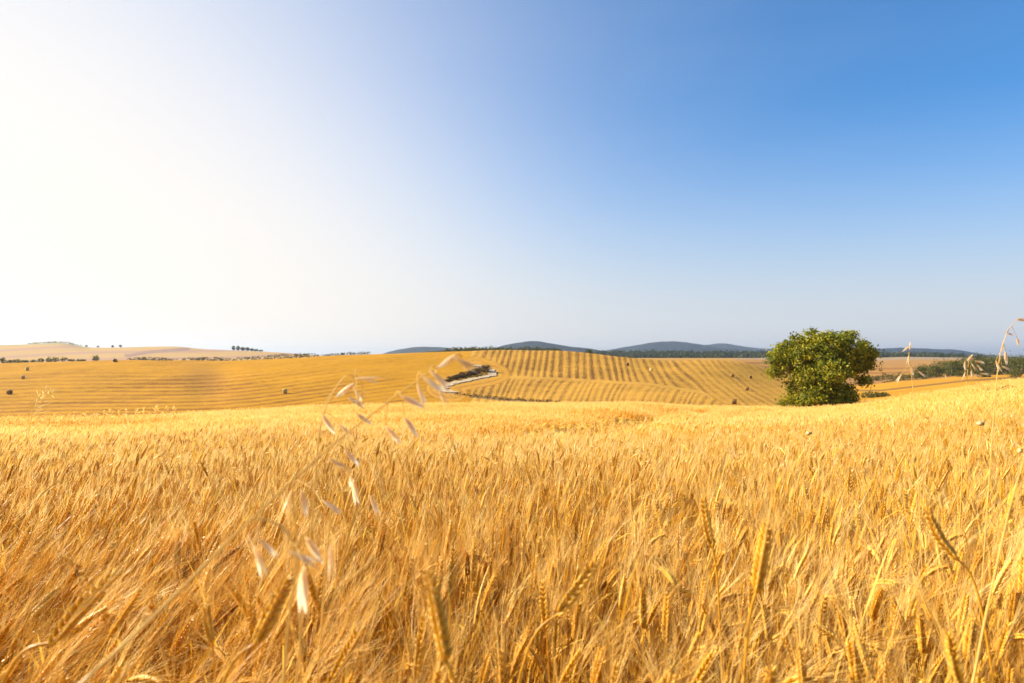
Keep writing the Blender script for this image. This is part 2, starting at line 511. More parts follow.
def build_ground():
    rows = np.concatenate([np.linspace(-60, 0, 16)[:-1], np.linspace(0, 12, 40)[:-1], np.linspace(12, 125, 110)[:-1],
                           np.linspace(125, 345, 300)[:-1], np.linspace(345, 620, 90)[:-1], np.linspace(620, 1320, 110)[:-1],
                           np.geomspace(1320, 14000, 40)])
    inn = np.linspace(-0.80, 0.80, 520)
    outl = -np.geomspace(2.2, 0.80, 36)[:-1]
    cols = np.concatenate([outl, inn, -outl[::-1]])
    X = cols[None, :] * np.maximum(rows, 45.0)[:, None]
    Y = np.repeat(rows[:, None], len(cols), 1)
    x, y = X.ravel(), Y.ravel()
    z = terrain(x, y)
    nr, nc = X.shape
    idx = np.arange(nr * nc).reshape(nr, nc)
    q = np.stack([idx[:-1, :-1], idx[:-1, 1:], idx[1:, 1:], idx[1:, :-1]], -1).reshape(-1, 4)
    px = pxof(x, y)
    yy = HOR - (z - ZC) / np.maximum(y, 1.0) * F
    dc = np.interp(px, GX, DC)
    light = np.empty((len(x), 3))
    dark = np.empty((len(x), 3))
    phase = np.zeros(len(x))
    swath = np.zeros(len(x))
    light[:] = (0.34, 0.20, 0.06)
    dark[:] = (0.20, 0.11, 0.035)

    def put(m, L, D, ph=None, sw=0.0):
        light[m] = L
        dark[m] = D
        if ph is not None:
            phase[m] = ph[m]
        swath[m] = sw
    far = y > dc + 8
    yc = np.clip(yy, 345, 430)
    left = far & (y < 345) & (px < 470)
    p_left = (yc - 356) / 3.7 + 0.030 * (25 * np.logaddexp(0, (px - 225) / 25)) + 0.004 * (px - 205) + 0.25 * np.sin(px * 0.02)
    put(left, (0.47, 0.225, 0.004), (0.20, 0.080, 0.003), p_left, 0.0)
    swath[left] = (1.0 * np.clip((yc - 366) / 20, 0.12, 1.0) * (0.65 + 0.3 * np.clip(1 - np.abs(px - 190) / 190, 0, 1)))[left]
    # shading of the terrain fold, mixed into the ground colour as brown
    fold_shade = np.exp(-((px - 208 - (yc - 380) * 0.7) / 26) ** 2) * np.exp(-((yc - 382) / 20) ** 2)
    light[left] = light[left] * (1 - 0.45 * fold_shade[left, None]) + np.array((0.30, 0.14, 0.04)) * 0.45 * fold_shade[left, None]
    right = far & (y < 345) & (px >= 470) & (px < 850)
    lean = np.interp(px, [470, 520, 580, 640, 700, 760, 850], [-0.5, -0.25, 0.02, 0.35, 0.85, 1.25, 1.5])
    p_up = (px - lean * (yc - 352)) / 6.6 + 0.3 * np.sin(px * 0.06) + 0.12 * np.sin(px * 0.15 + 1 + yc * 0.05)
    midl = np.interp(px, [470, 500, 560, 650, 700, 740], [376, 376.5, 379, 384, 392, 410])
    p_low = (px + 11 * np.clip((yc - midl) / 24, 0, 1.5) ** 0.6 + 0.12 * (yc - midl)) / 6.7 + 0.4 * np.sin(px * 0.07 + 2) + 0.2 * np.sin(px * 0.17 + yc * 0.1)
    put(right, (0.54, 0.285, 0.036), (0.165, 0.072, 0.010), p_up, 0.8)
    swath[right] = (1.05 * np.interp(px, [470, 520, 660, 710, 800], [0.6, 1.0, 1.0, 0.5, 0.3]))[right]
    low = right & (yc > midl)
    phase[low] = p_low[low]
    swath[low] = 0.6
    edge = right & (np.abs(yc - midl) < 1.3) & (px < 712)
    swath[edge] = 0.0
    light[edge] = (0.52, 0.28, 0.04)
    # headland swaths that follow the road round its bend
    rp = smooth_path(ROAD_PX, 10)
    sel = np.where(far & (y < 345) & (px > 420) & (px < 545))[0]
    dmin = np.full(len(sel), 1e9)
    for rx, ry in rp:
        dmin = np.minimum(dmin, np.hypot(px[sel] - rx, (yc[sel] - ry) * 1.7))
    nearm = sel[dmin < 15]
    phase[nearm] = dmin[dmin < 15] / 6.5
    swath[nearm] = 0.45
    light[nearm] = (0.50, 0.25, 0.026)
    dark[nearm] = (0.28, 0.13, 0.02)
    verge = sel[(dmin < 3.2)]
    light[verge] = (0.46, 0.28, 0.09)
    dark[verge] = (0.32, 0.17, 0.04)
    # dark field margin low on the right-hand slope
    mar = right & (np.abs(yc - np.interp(px, [455, 500, 560, 620], [394.5, 399.5, 403.5, 405])) < 1.2) & (px < 600)
    light[mar] = (0.24, 0.15, 0.05)
    # the fields beyond the tree
    mar2 = far & (y < 345) & (np.abs(yc - np.interp(px, [840, 862, 888, 905], [403.5, 402.5, 399.5, 398.5])) < 1.0) & (px > 838) & (px < 903)
    rr = far & (y < 345) & (px >= 850)
    put(rr, (0.50, 0.245, 0.018), (0.38, 0.175, 0.016), yc / 3.2 + px * 0.03, 0.5)
    dl = rr & (np.abs(yc - np.interp(px, [880, 925, 965, 1024], [390.5, 385.5, 380.8, 377])) < 0.9)
    put(dl | mar2, (0.24, 0.13, 0.025), (0.14, 0.08, 0.02))
    r2 = (y >= 345) & (y < 760) & (px > 735)
    put(r2, (0.32, 0.16, 0.05), (0.20, 0.09, 0.03))
    r3 = (y >= 470) & (y < 760) & (px > 735)
    put(r3, (0.42, 0.205, 0.04), (0.28, 0.125, 0.025))
    rb = r3 & (np.sin(yc * 1.5 + px * 0.03) > 0.2)
    put(rb, (0.30, 0.145, 0.035), (0.20, 0.09, 0.02))
    r4 = (y >= 760) & (y < 980) & (px > 735)
    put(r4, (0.38, 0.20, 0.055), (0.24, 0.12, 0.035))
    r5 = (y >= 980) & (y < 1330) & (px > 735)
    put(r5, (0.34, 0.235, 0.13), (0.22, 0.15, 0.08))
    m1 = (y >= 345) & (y < 1330) & (px <= 735) & (px > 330)
    put(m1, (0.42, 0.23, 0.05), (0.20, 0.13, 0.035))
    fl = (y >= 345) & (px <= 400)
    put(fl, (0.46, 0.295, 0.115), (0.32, 0.19, 0.07))
    bands = np.sin(yc * 0.9 + px * 0.035 + 1.5 * np.sin(px * 0.02))
    flb = fl & (bands > 0.45) & (y > 420)
    put(flb, (0.40, 0.24, 0.15), (0.33, 0.20, 0.12))
    flt = fl & (y > 1090) & (px < 90)
    put(flt, (0.34, 0.28, 0.12), (0.26, 0.22, 0.09))
    pk = fl & (np.abs(yc - np.interp(px, [130, 150, 190], [355.5, 352, 348.8])) < 1.6) & (px > 125) & (px < 190)
    put(pk, (0.30, 0.19, 0.14), (0.25, 0.15, 0.10))
    ff = y >= 1330
    put(ff, (0.16, 0.14, 0.06), (0.08, 0.09, 0.035))
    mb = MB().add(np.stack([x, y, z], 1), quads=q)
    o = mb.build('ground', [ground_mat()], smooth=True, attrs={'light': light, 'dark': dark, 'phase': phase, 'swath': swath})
    tag(o, kind='structure')


build_ground()


def build_road():
    rp = smooth_path(ROAD_PX, 6)
    P = []
    for a, b in rp:
        P.append(solve(a, b, 140, 330))
    P = np.array([tuple(p) for p in P])
    for _ in range(6):
        P[1:-1] = 0.25 * P[:-2] + 0.5 * P[1:-1] + 0.25 * P[2:]
    T = np.gradient(P[:, :2], axis=0)
    T /= np.linalg.norm(T, axis=1)[:, None] + 1e-9
    N = np.stack([-T[:, 1], T[:, 0]], 1)
    offs = np.linspace(-1.5, 1.5, 7)
    wr_ = np.random.default_rng(4)
    V, q = [], []
    for i in range(len(P)):
        for o_ in offs:
            xy = P[i, :2] + N[i] * (o_ * (1 + (0.35 * wr_.normal() if abs(o_) > 1.4 else 0)))
            V.append((xy[0], xy[1], 0))
    V = np.array(V)
    V[:, 2] = terrain(V[:, 0], V[:, 1]) + 0.22
    n = len(offs)
    for i in range(len(P) - 1):
        for j in range(n - 1):
            q.append((i * n + j, i * n + j + 1, (i + 1) * n + j + 1, (i + 1) * n + j))
    o = MB().add(V, quads=q).build('road', [road_mat()], smooth=True)
    tag(o, kind='structure')


build_road()


# ------------------------------------------------------------------ distant hills and forest
def ridge(name, dist, prof, mat, depth=0.18, wob=0.5, seed=0, x0=None, x1=None):
    a = np.array(prof, float)
    xs = np.arange(a[0, 0], a[-1, 0] + 0.1, 2.0)
    top = np.interp(xs, a[:, 0], a[:, 1])
    k = np.exp(-0.5 * (np.arange(-6, 7) / 2.2) ** 2)
    k /= k.sum()
    top = np.convolve(np.pad(top, 6, mode='edge'), k, mode='valid')
    r = np.random.default_rng(seed)
    for fq, am in ((0.11, 0.5), (0.23, 0.35), (0.5, 0.2)):
        top += wob * am * np.sin(xs * fq + r.uniform(0, 6))
    rows = np.linspace(-1, 1, 25)
    V = []
    for s in rows:
        d = dist * (1 + depth * s)
        hump = np.cos(s * np.pi / 2) ** 1.3
        zt = (HOR - top) / F * dist
        base = ZC - 6.0
        x = (xs - 512) / F * d
        rough = 0.06 * zt * np.sin(x * 0.010 + s * 5 + seed) + 0.05 * zt * np.sin(x * 0.023 - s * 9)
        z = base + (zt - base + ZC) * hump + rough * hump * (1 - hump) * 3
        V.append(np.stack([x, np.full_like(x, d), z], 1))
    V = np.array(V)
    nr, nc = V.shape[:2]
    idx = np.arange(nr * nc).reshape(nr, nc)
    q = np.stack([idx[:-1, :-1], idx[:-1, 1:], idx[1:, 1:], idx[1:, :-1]], -1).reshape(-1, 4)
    o = MB().add(V.reshape(-1, 3), quads=q).build(name, [mat], smooth=True)
    tag(o, kind='structure')
    return o


HM1 = hill_mat('hazed_wooded_hill', (0.010, 0.022, 0.036), (0.050, 0.068, 0.072), 0.017)  # bluish base: distance haze put into the woodland colour
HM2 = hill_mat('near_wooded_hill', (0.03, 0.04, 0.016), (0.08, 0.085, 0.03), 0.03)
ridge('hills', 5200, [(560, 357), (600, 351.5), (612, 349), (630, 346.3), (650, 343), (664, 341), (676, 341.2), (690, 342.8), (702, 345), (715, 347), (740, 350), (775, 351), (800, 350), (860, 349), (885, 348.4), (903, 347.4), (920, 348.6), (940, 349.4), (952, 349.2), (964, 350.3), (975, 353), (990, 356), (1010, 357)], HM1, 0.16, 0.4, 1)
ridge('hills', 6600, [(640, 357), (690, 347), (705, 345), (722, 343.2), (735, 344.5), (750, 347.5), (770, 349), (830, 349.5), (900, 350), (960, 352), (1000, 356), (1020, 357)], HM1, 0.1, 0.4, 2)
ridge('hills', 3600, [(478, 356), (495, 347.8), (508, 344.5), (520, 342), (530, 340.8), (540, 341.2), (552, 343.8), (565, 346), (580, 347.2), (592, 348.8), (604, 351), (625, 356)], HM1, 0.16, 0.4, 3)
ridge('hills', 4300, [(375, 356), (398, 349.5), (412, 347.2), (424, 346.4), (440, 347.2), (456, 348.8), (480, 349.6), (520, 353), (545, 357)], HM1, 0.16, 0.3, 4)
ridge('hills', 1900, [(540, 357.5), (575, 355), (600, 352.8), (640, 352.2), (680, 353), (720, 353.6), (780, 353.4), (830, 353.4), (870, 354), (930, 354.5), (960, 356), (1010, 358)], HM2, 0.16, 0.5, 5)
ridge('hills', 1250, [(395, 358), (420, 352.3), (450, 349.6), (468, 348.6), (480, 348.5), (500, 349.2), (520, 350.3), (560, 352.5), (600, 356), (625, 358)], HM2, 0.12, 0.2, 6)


def rand_dirs(n, r):
    v = r.normal(size=(n, 3))
    return v / np.linalg.norm(v, axis=1)[:, None]


def leaf_quads(C, size, r, flat=0.0, nbias=None):
    """Leaf-sized bent quads at the points C."""
    n = len(C)
    N = rand_dirs(n, r)
    if nbias is not None:
        N = N + nbias
        N /= np.linalg.norm(N, axis=1)[:, None] + 1e-9
    A = np.cross(N, rand_dirs(n, r))
    A /= np.linalg.norm(A, axis=1)[:, None] + 1e-9
    B = np.cross(N, A)
    s = size * r.uniform(0.65, 1.3, n)
    L = (A * (s * 0.62)[:, None])
    W = (B * (s * 0.36)[:, None])
    d = N * (s * 0.12)[:, None]
    V = np.stack([C - L, C + W + d, C + L, C - W + d], 1).reshape(-1, 3)
    q = np.arange(4 * n).reshape(n, 4)
    return V, q


def crown_mesh(lobes, n_clumps, per, clump_r, leaf, r, keep=None):
    """Leaf clumps spread through the outer volume of several ellipsoid lobes. lobes: (cx,cy,cz,rx,ry,rz)."""
    L = np.array(lobes, float)
    wt = (L[:, 3] * L[:, 4] * L[:, 5]) ** (2 / 3)
    which = r.choice(len(L), n_clumps, p=wt / wt.sum())
    dirs = rand_dirs(n_clumps, r)
    rad = r.uniform(0, 1, n_clumps) ** 0.33 * 0.97
    rad = np.where(r.uniform(size=n_clumps) < 0.65, r.uniform(0.78, 1.03, n_clumps), rad)
    cc = L[which, :3] + dirs * rad[:, None] * L[which, 3:]
    nb = dirs * 0.7
    # drop clumps deep inside the whole crown, and leave a few gaps
    inside = np.zeros(n_clumps, int)
    for l in L:
        inside += (((cc - l[:3]) / l[3:]) ** 2).sum(1) < 0.5
    ok = (inside == 0) | (r.uniform(size=n_clumps) < 0.22)
    if keep is not None:
        ok &= keep(cc)
    cc, nb = cc[ok], nb[ok]
    m = len(cc)
    tint_c = r.normal(0.5, 0.27, m)
    size_c = r.uniform(0.6, 1.35, m) * clump_r
    off = r.normal(size=(m, per, 3)) * size_c[:, None, None] * np.array([1, 1, 0.72])
    P = (cc[:, None] + off).reshape(-1, 3)
    V, q = leaf_quads(P, leaf, r, nbias=np.repeat(nb, per, 0))
    t = np.clip(np.repeat(tint_c, per) + r.normal(0, 0.12, m * per), 0, 1)
    return V, q, np.repeat(t, 4)


# ------------------------------------------------------------------ the lone tree
def build_tree():
    d = 76.0
    bx = (823 - 512) / F * d
    gz = tz(bx, d)
    root = empty('broadleaf_tree', (bx, d, gz), 'lone round leafy green tree standing at the far edge of the wheat field', 'tree')
    u = d / F                                  # metres per pixel at this distance
    r = np.random.default_rng(5)
    base_py = HOR - (gz - ZC) / d * F

    def L(px, py, rx, rz, dy=0.0, ry=None):
        return ((px - 823) * u * 0.96, dy, (base_py - py - 2.0) * u, rx * u * 0.88, (ry or rx * 0.95) * u, rz * u * 0.88)
    lobes = [L(822, 352, 28, 21), L(800, 356, 22, 18, 0.6), L(845, 352, 22, 19, -0.4), L(784, 353, 11, 12, 0.8), L(779, 366, 9, 10, 0.2), L(862, 351, 11, 9, -0.5),
             L(868, 360, 10, 8, 0.3), L(858, 373, 11, 9, 0.6), L(800, 374, 14, 12, -1.2), L(812, 392, 19, 14, -1.5), L(830, 396, 21, 13, -1.2), L(806, 401, 17, 9, -0.8), L(838, 386, 11, 10, -0.6),
             L(822, 342, 18, 13, -1.0), L(840, 341, 13, 11, 0.8), L(803, 344, 12, 10, -0.3), L(820, 370, 20, 16, -2.2), L(836, 366, 16, 13, 2.0), L(848, 396, 10, 8, 0), L(795, 397, 8, 10, 0)]

    def keep(c):
        ppx = 823 + c[:, 0] / u
        ppy = base_py - c[:, 2] / u
        gap = (((ppx - 851) / 8.5) ** 2 + ((ppy - 381) / 5.0) ** 2) < 1
        return ~gap
    lobes += [L(787, 342, 5, 5), L(797, 336, 5, 4), L(812, 332, 6, 4), L(851, 334, 6, 4), L(862, 341, 5, 4), L(873, 352, 6, 4), L(877, 363, 4, 4), L(770, 358, 5, 4), L(772, 372, 5, 4), L(866, 379, 5, 4), L(789, 384, 5, 5), L(784, 400, 5, 5), L(852, 402, 6, 4)]
    V, q, t = crown_mesh(lobes, 1750, 26, 0.32, 0.25, r, keep)
    MB().add(V, quads=q, tint=t).build('crown', [M_LEAFGREEN], root)
    tr = MB()
    tv, tt, tq = tube([(0, 0, -0.3), (0.05, 0, 0.7), (-0.05, 0.1, 1.5), (0.1, 0, 2.6)], [0.36, 0.27, 0.24, 0.2], 9)
    tr.add(tv, tt, tq)
    trunk = tr.build('trunk', [M_BARK], root, smooth=True)
    for k, (px, py, dy, z0) in enumerate([(795, 355, 0.3, 2.2), (850, 352, -0.3, 2.3), (822, 343, -0.4, 2.6), (778, 366, 0.2, 1.7), (866, 360, 0.2, 1.9), (815, 372, -1.5, 1.6), (834, 368, 1.3, 1.8), (806, 393, -0.9, 0.9), (842, 392, -0.5, 0.8)]):
        e = np.array([(px - 823) * u, dy, (base_py - py) * u])
        s = np.array([0, 0, z0])
        mid = s * 0.5 + e * 0.5 + np.array([0, 0, 0.3])
        P = [s, s * 0.72 + mid * 0.28, mid, e * 0.6 + mid * 0.4, e]
        lv, lt, lq = tube(P, np.array([0.15, 0.12, 0.085, 0.05, 0.02]), 6)
        MB().add(lv, lt, lq).build('limb', [M_BARK], trunk, smooth=True)


build_tree()


def bush_thing(name, loc, w, h, label, cat, group=None, mat=None, leaf=0.3, n=90, per=16, seed=1, trunk=0.0, dep=None):
    r = np.random.default_rng(seed)
    root = empty(name, loc, label, cat, group)
    dep = dep or min(w, 6.0)
    lobes = []
    nl = max(3, int(w / max(h, 0.5) * 3))
    for k in range(nl):
        f = (k + 0.5) / nl * 2 - 1 if w > h * 1.6 else r.uniform(-0.45, 0.45)
        hh = h * r.uniform(0.75, 1.0) * (1 - 0.25 * abs(f))
        rw = w / 2 / (nl ** 0.5) * r.uniform(0.8, 1.3) if w > h * 1.6 else w * 0.34
        lobes.append((f * (w / 2 - rw * 0.5), r.uniform(-0.15, 0.15) * dep, trunk + (hh - trunk) * 0.5, rw, dep * 0.4, (hh - trunk) * 0.5))
    V, q, t = crown_mesh(lobes, n, per, min(h, w) * 0.12, leaf, r)
    MB().add(V, quads=q, tint=t).build('crown' if trunk > 0 else 'foliage', [mat or M_BUSH], root)
    tv, tt, tq = tube([(0, 0, -0.4), (0.03 * h, 0, h * 0.3), (-0.02 * h, 0.02 * h, h * 0.65)], [0.06 * h ** 0.8, 0.045 * h ** 0.8, 0.015 * h], 6)
    MB().add(tv, tt, tq).build('trunk' if trunk > 0 else 'stem', [M_BARK], root, smooth=True)
    return root


def on_px(px, d):
    x = (px - 512) / F * d
    return (x, d, tz(x, d))


# hedge on the crest of the mown slope: bushes one can tell apart
hb = [(3, 2.6, 3.0), (10, 3.0, 1.8), (17, 3.4, 2.3), (25, 3.4, 1.7), (33, 3.6, 1.6), (41, 3.0, 1.9), (49, 3.4, 2.6), (56, 3.4, 2.5), (64, 3.6, 2.3), (72, 3.4, 1.4), (81, 3.6, 1.3)]
for i, (px, w, h) in enumerate(hb):
    bush_thing('hedge_bush', on_px(px, 332), w, h, 'dark olive bush in the hedge along the crest of the mown slope', 'bush', 'bushes in the crest hedge', leaf=0.3, n=60, per=14, seed=100 + i, mat=M_BUSH)
bush_thing('round_bush', on_px(95.5, 332), 3.0, 3.2, 'rounded bush standing alone past the end of the crest hedge', 'bush', leaf=0.3, n=60, seed=131)
bush_thing('round_bush', solve(115, 362.2, 250, 330), 2.1, 1.5, 'small dark bush with a shadow just below the slope crest', 'bush', leaf=0.25, n=50, seed=132, mat=M_DRYBUSH)
for i, (a, b, h, lb) in enumerate([(128, 176, 1.7, 'low thin hedge line on the crest below pale pink fields'), (178, 236, 2.0, 'dark thin hedge line along the crest beneath the tree clump'), (236, 318, 2.7, 'thick dark hedge running along the crest toward the higher slope'), (322, 372, 1.8, 'low scrubby hedge climbing along the top of the slope')]):
    mid = (a + b) / 2
    w = (b - a) / F * 332
    p = on_px(mid, 336)
    root = bush_thing('field_hedge', p, w, h, lb, 'hedge', leaf=0.28, n=int(w * 13), per=14, seed=140 + i, mat=M_BUSH, dep=2.0)
    # follow the crest: the ends sit lower or higher than the middle
    for ch in root.children:
        if ch.name.startswith('foliage'):
            me = ch.data
            co = np.empty(len(me.vertices) * 3, np.float32)
            me.vertices.foreach_get('co', co)
            co = co.reshape(-1, 3)
            zz = terrain(co[:, 0] + p[0], np.full(len(co), 336.0)) - p[2]
            co[:, 2] += zz.astype(np.float32)
            me.vertices.foreach_set('co', co.ravel())

# clump of trees on the skyline far behind the mown slope
for i, (px, w, h) in enumerate([(233.5, 5, 8), (238.5, 7, 8.5), (243, 7, 7), (247.5, 7, 7.5), (252, 6, 5.5), (256, 7, 4), (261, 7, 3.2)]):
    bush_thing('skyline_tree', on_px(px, 1130), w, h, 'dark tree in the small clump on the pale skyline', 'tree', 'trees in the skyline clump', leaf=0.9, n=70, per=12, seed=160 + i, trunk=1.2, mat=M_BUSH)
for i, (px, w, h, lb) in enumerate([(112.5, 4, 4.5, 'tiny skyline tree, nearer the wooded knoll of two'), (120.5, 5, 4.5, 'tiny skyline tree, farther from the wooded knoll of two'), (86.5, 4, 3.6, 'very small pale tree at the foot of the wooded knoll'), (98, 3.5, 3, 'very small pale tree alone on the pink ridge')]):
    bush_thing('skyline_tree', on_px(px, 1185), w, h, lb, 'tree', leaf=0.9, n=40, per=10, seed=170 + i, trunk=0.8, mat=M_BUSH)
for i in range(14):
    bush_thing('knoll_tree', on_px(30 + i * 3.8 + rng.uniform(-1, 1), 1180 + rng.uniform(-25, 25)), 10, 2.2 + 1.6 * math.sin(i / 13 * 3.14), 'hazy tree on the wooded knoll of the far pale hill', 'tree', 'trees on the far knoll', leaf=1.1, n=20, per=9, seed=180 + i, trunk=0.6, mat=M_PALEBUSH)

# dark hedge line on top of the striped slope, and the shrubs of the road bank
for i in range(22):
    px = 449 + i * 5.2
    bush_thing('ridge_bush', on_px(px, 338 + rng.uniform(0, 8)), 3.6 + rng.uniform(0, 1.2), 2.0 + rng.uniform(0, 0.8), 'dark bush in the hedge on top of the striped slope', 'bush', 'bushes of the ridge hedge', leaf=0.3, n=46, per=14, seed=200 + i, mat=M_BUSH)
for i in range(9):
    px = 566 + i * 8.6
    p = on_px(px, 345)
    bush_thing('ridge_bush', (p[0], p[1], p[2]), 4.6, 1.0 + rng.uniform(0, 0.4), 'low scrub bush where the ridge hedge thins out', 'bush', 'scrub at the thin end of the ridge hedge', leaf=0.25, n=36, per=12, seed=230 + i, mat=M_DRYBUSH)
bush_thing('round_tree', on_px(589.5, 470), 5.4, 7.5, 'dark round tree alone on the skyline beside the blue hills', 'tree', leaf=0.5, n=120, per=16, seed=250, trunk=0.7, mat=M_BUSH)
for i in range(16):
    f = i / 15
    px = 447 + f * 40 + rng.uniform(-1, 1)
    py = 381.2 - f * 9.5 + rng.uniform(-0.6, 0.6)
    p = solve(px, py, 150, 330)
    bush_thing('bank_shrub', p, 2.4 + rng.uniform(0, 1.3), 0.5 + 2.1 * f + rng.uniform(0, 0.6), 'dark brown shrub on the bank above the bend of the pale road', 'shrub', 'shrubs on the road bank', leaf=0.25, n=60, per=16, seed=260 + i, mat=M_DRYBUSH)
for i in range(14):
    px = 458 + i * 7.5
    py = float(np.interp(px, [455, 500, 560], [394.2, 399.2, 403.6])) + rng.uniform(-0.5, 0.5)
    bush_thing('margin_weed', solve(px, py, 130, 300), 1.5 + rng.uniform(0, 1), 0.5 + rng.uniform(0, 0.5), 'low dry weed along the margin below the striped slope', 'weed', 'weeds on the lower field margin', leaf=0.16, n=30, per=12, seed=280 + i, mat=M_DRYBUSH)

# hedges, shrubs and the wood to the right of the lone tree
bush_thing('field_shrub', on_px(870.5, 205), 4.8, 2.0, 'dark low shrub in the golden hollow beside the tree', 'shrub', leaf=0.25, n=110, per=16, seed=300)
bush_thing('field_shrub', on_px(882.5, 203), 3.3, 1.5, 'smaller dark shrub next to the low one in the golden hollow', 'shrub', leaf=0.25, n=80, per=16, seed=301)
for i in range(12):
    px = 868 + i * 5.4
    bush_thing('valley_bush', on_px(px, 395 + rng.uniform(-6, 6)), 4.4 + rng.uniform(0, 1.5), 2.5 + rng.uniform(0, 1.9), 'bush in the dark hedge between brown and golden fields', 'bush', 'bushes in the valley hedge', leaf=0.35, n=56, per=14, seed=310 + i, mat=M_BUSH)
for i in range(9):
    px = 885 + i * 5.2
    bush_thing('valley_bush', on_px(px, 352 + rng.uniform(-3, 3)), 3.4, 0.9 + rng.uniform(0, 0.6), 'low bush on the near edge of the brown strip', 'bush', 'low bushes edging the brown strip', leaf=0.25, n=40, per=12, seed=325 + i, mat=M_BUSH)
wr = np.random.default_rng(77)
for i in range(64):
    px = 921 + 150 * wr.uniform() ** 0.85
    d = wr.uniform(365, 500)
    topy = np.interp(px, [915, 930, 950, 990, 1024, 1080], [366, 361, 358, 355, 353.5, 351])
    p = on_px(px, d)
    base = HOR - (p[2] - ZC) / d * F
    h = max(2.6, (base - topy) * d / F * wr.uniform(0.82, 1.12))
    bush_thing('wood_tree', p, h * wr.uniform(0.9, 1.25), h, 'dark green rounded tree in the wood behind the golden field', 'tree', 'trees of the wood beyond the field', leaf=0.55, n=100, per=14, seed=340 + i, trunk=0.5, mat=M_BUSH)
for i, (px, d, w, h, lb) in enumerate([(985.5, 300, 4.2, 2.2, 'low dark bush at the wood edge nearest the stooping oats'), (1015.5, 285, 5.0, 3.4, 'dark bush alone in the stubble before the wood'), (962, 325, 5.5, 3.6, 'dark bush at the front of the wood behind the dry oats')]):
    bush_thing('edge_bush', on_px(px, d), w, h, lb, 'bush', leaf=0.3, n=90, per=16, seed=410 + i)
p = on_px(1012, 30)
bush_thing('field_weed', (p[0], p[1], p[2] + 0.45), 1.5, 0.55, 'olive weed patch poking out of the near rise of wheat', 'weed', leaf=0.07, n=90, per=16, seed=430, mat=M_BUSH)


def build_forest():
    r = np.random.default_rng(9)
    n = 2600
    px = r.uniform(560, 965, n)
    d = r.uniform(1450, 1900, n)
    x = (px - 512) / F * d
    z = terrain(x, d)
    ridge_y = np.interp(px, [540, 575, 600, 640, 780, 930, 960, 1010], [358, 355.5, 353.5, 353, 354, 355.2, 356.5, 358.5])
    zr = ZC + (HOR - ridge_y) / F * d
    t = np.clip((d - 1600) / 300, 0, 1)
    z = z * (1 - t) + np.maximum(zr, z) * t
    per = 14
    C = np.stack([x, d, z + 4], 1)
    off = r.normal(size=(n, per, 3)) * np.array([3.2, 3.2, 2.6])
    V, q = leaf_quads((C[:, None] + off).reshape(-1, 3), 4.2, r)
    tt = np.repeat(np.clip(np.repeat(r.normal(0.5, 0.25, n), per) + r.normal(0, 0.1, n * per), 0, 1), 4)
    o = MB().add(V, quads=q, tint=tt).build('forest', [M_FOREST])
    tag(o, 'far dark green forest below the blue hills behind the striped slope', 'forest', kind='stuff')


build_forest()


# ------------------------------------------------------------------ straw bales
def bale_mesh():
    mb = MB()
    r = np.random.default_rng(3)
    n, prof = 28, [(-0.62, 0.0, 0.3), (-0.645, 0.3, .5), (-0.62, 0.55, .35), (-0.63, 0.64, .6), (-0.58, 0.72, .6), (-0.3, 0.765, .5), (0, 0.755, .4), (0.3, 0.765, .5), (0.58, 0.72, .6), (0.63, 0.64, .6), (0.62, 0.55, .35), (0.645, 0.3, .5), (0.62, 0.0, 0.3)]
    V, T = [], []
    for (y, rad, tn) in prof:
        for k in range(n):
            a = k / n * 2 * math.pi
            rr = rad * (1 + r.normal(0, 0.008))
            V.append((rr * math.cos(a), y, 0.72 + max(rr * math.sin(a), -0.70) * 0.985))
            T.append(tn + r.normal(0, 0.12))
    q = [(i * n + k, i * n + (k + 1) % n, (i + 1) * n + (k + 1) % n, (i + 1) * n + k) for i in range(len(prof) - 1) for k in range(n)]
    mb.add(V, quads=q, tint=np.clip(T, 0, 1))
    return mb.mesh('straw_bale', [M_BALE], True)


BALE = bale_mesh()
DARKBALE = BALE.copy()
DARKBALE.materials[0] = M_DARKBALE
for i, (px, py, rz, sc, lb) in enumerate([
        (27, 370.6, 135, 0.95, 'pale round straw bale highest on the mown slope'),
        (23, 379.0, 120, 0.9, 'round straw bale just below the pale highest one'),
        (9.5, 394.4, 85, 0.92, 'dark round straw bale lowest on the mown slope at the picture edge'),
        (285, 393.6, 110, 0.95, 'solitary round straw bale at the foot of the mown slope'),
        (627.5, 365.6, 10, 0.8, 'small dark round bale highest on the striped slope'),
        (651, 371.0, 140, 0.8, 'round bale on the dark stripes a little below the highest'),
        (732, 377.2, 30, 0.8, 'dark round bale on pale stubble, farther from the lone tree of a pair'),
        (750.5, 378.6, 0, 0.8, 'dark round bale on pale stubble, nearer the lone tree of a pair'),
        (747, 390.3, 60, 0.8, 'pale round bale half sunk in stubble below the dark pair'),
        (734, 404.3, 75, 0.9, 'dark low bale at the foot of the striped slope behind the wheat')]):
    p = solve(px, py, 125, 330)
    o = bpy.data.objects.new('straw_bale', DARKBALE if 'dark' in lb.split('on ')[0] else BALE)
    COL.objects.link(o)
    o.location = p
    o.rotation_euler = (0, 0, R(rz))
    o.scale = (sc, sc, sc)
    tag(o, lb, 'straw bale', 'round straw bales')


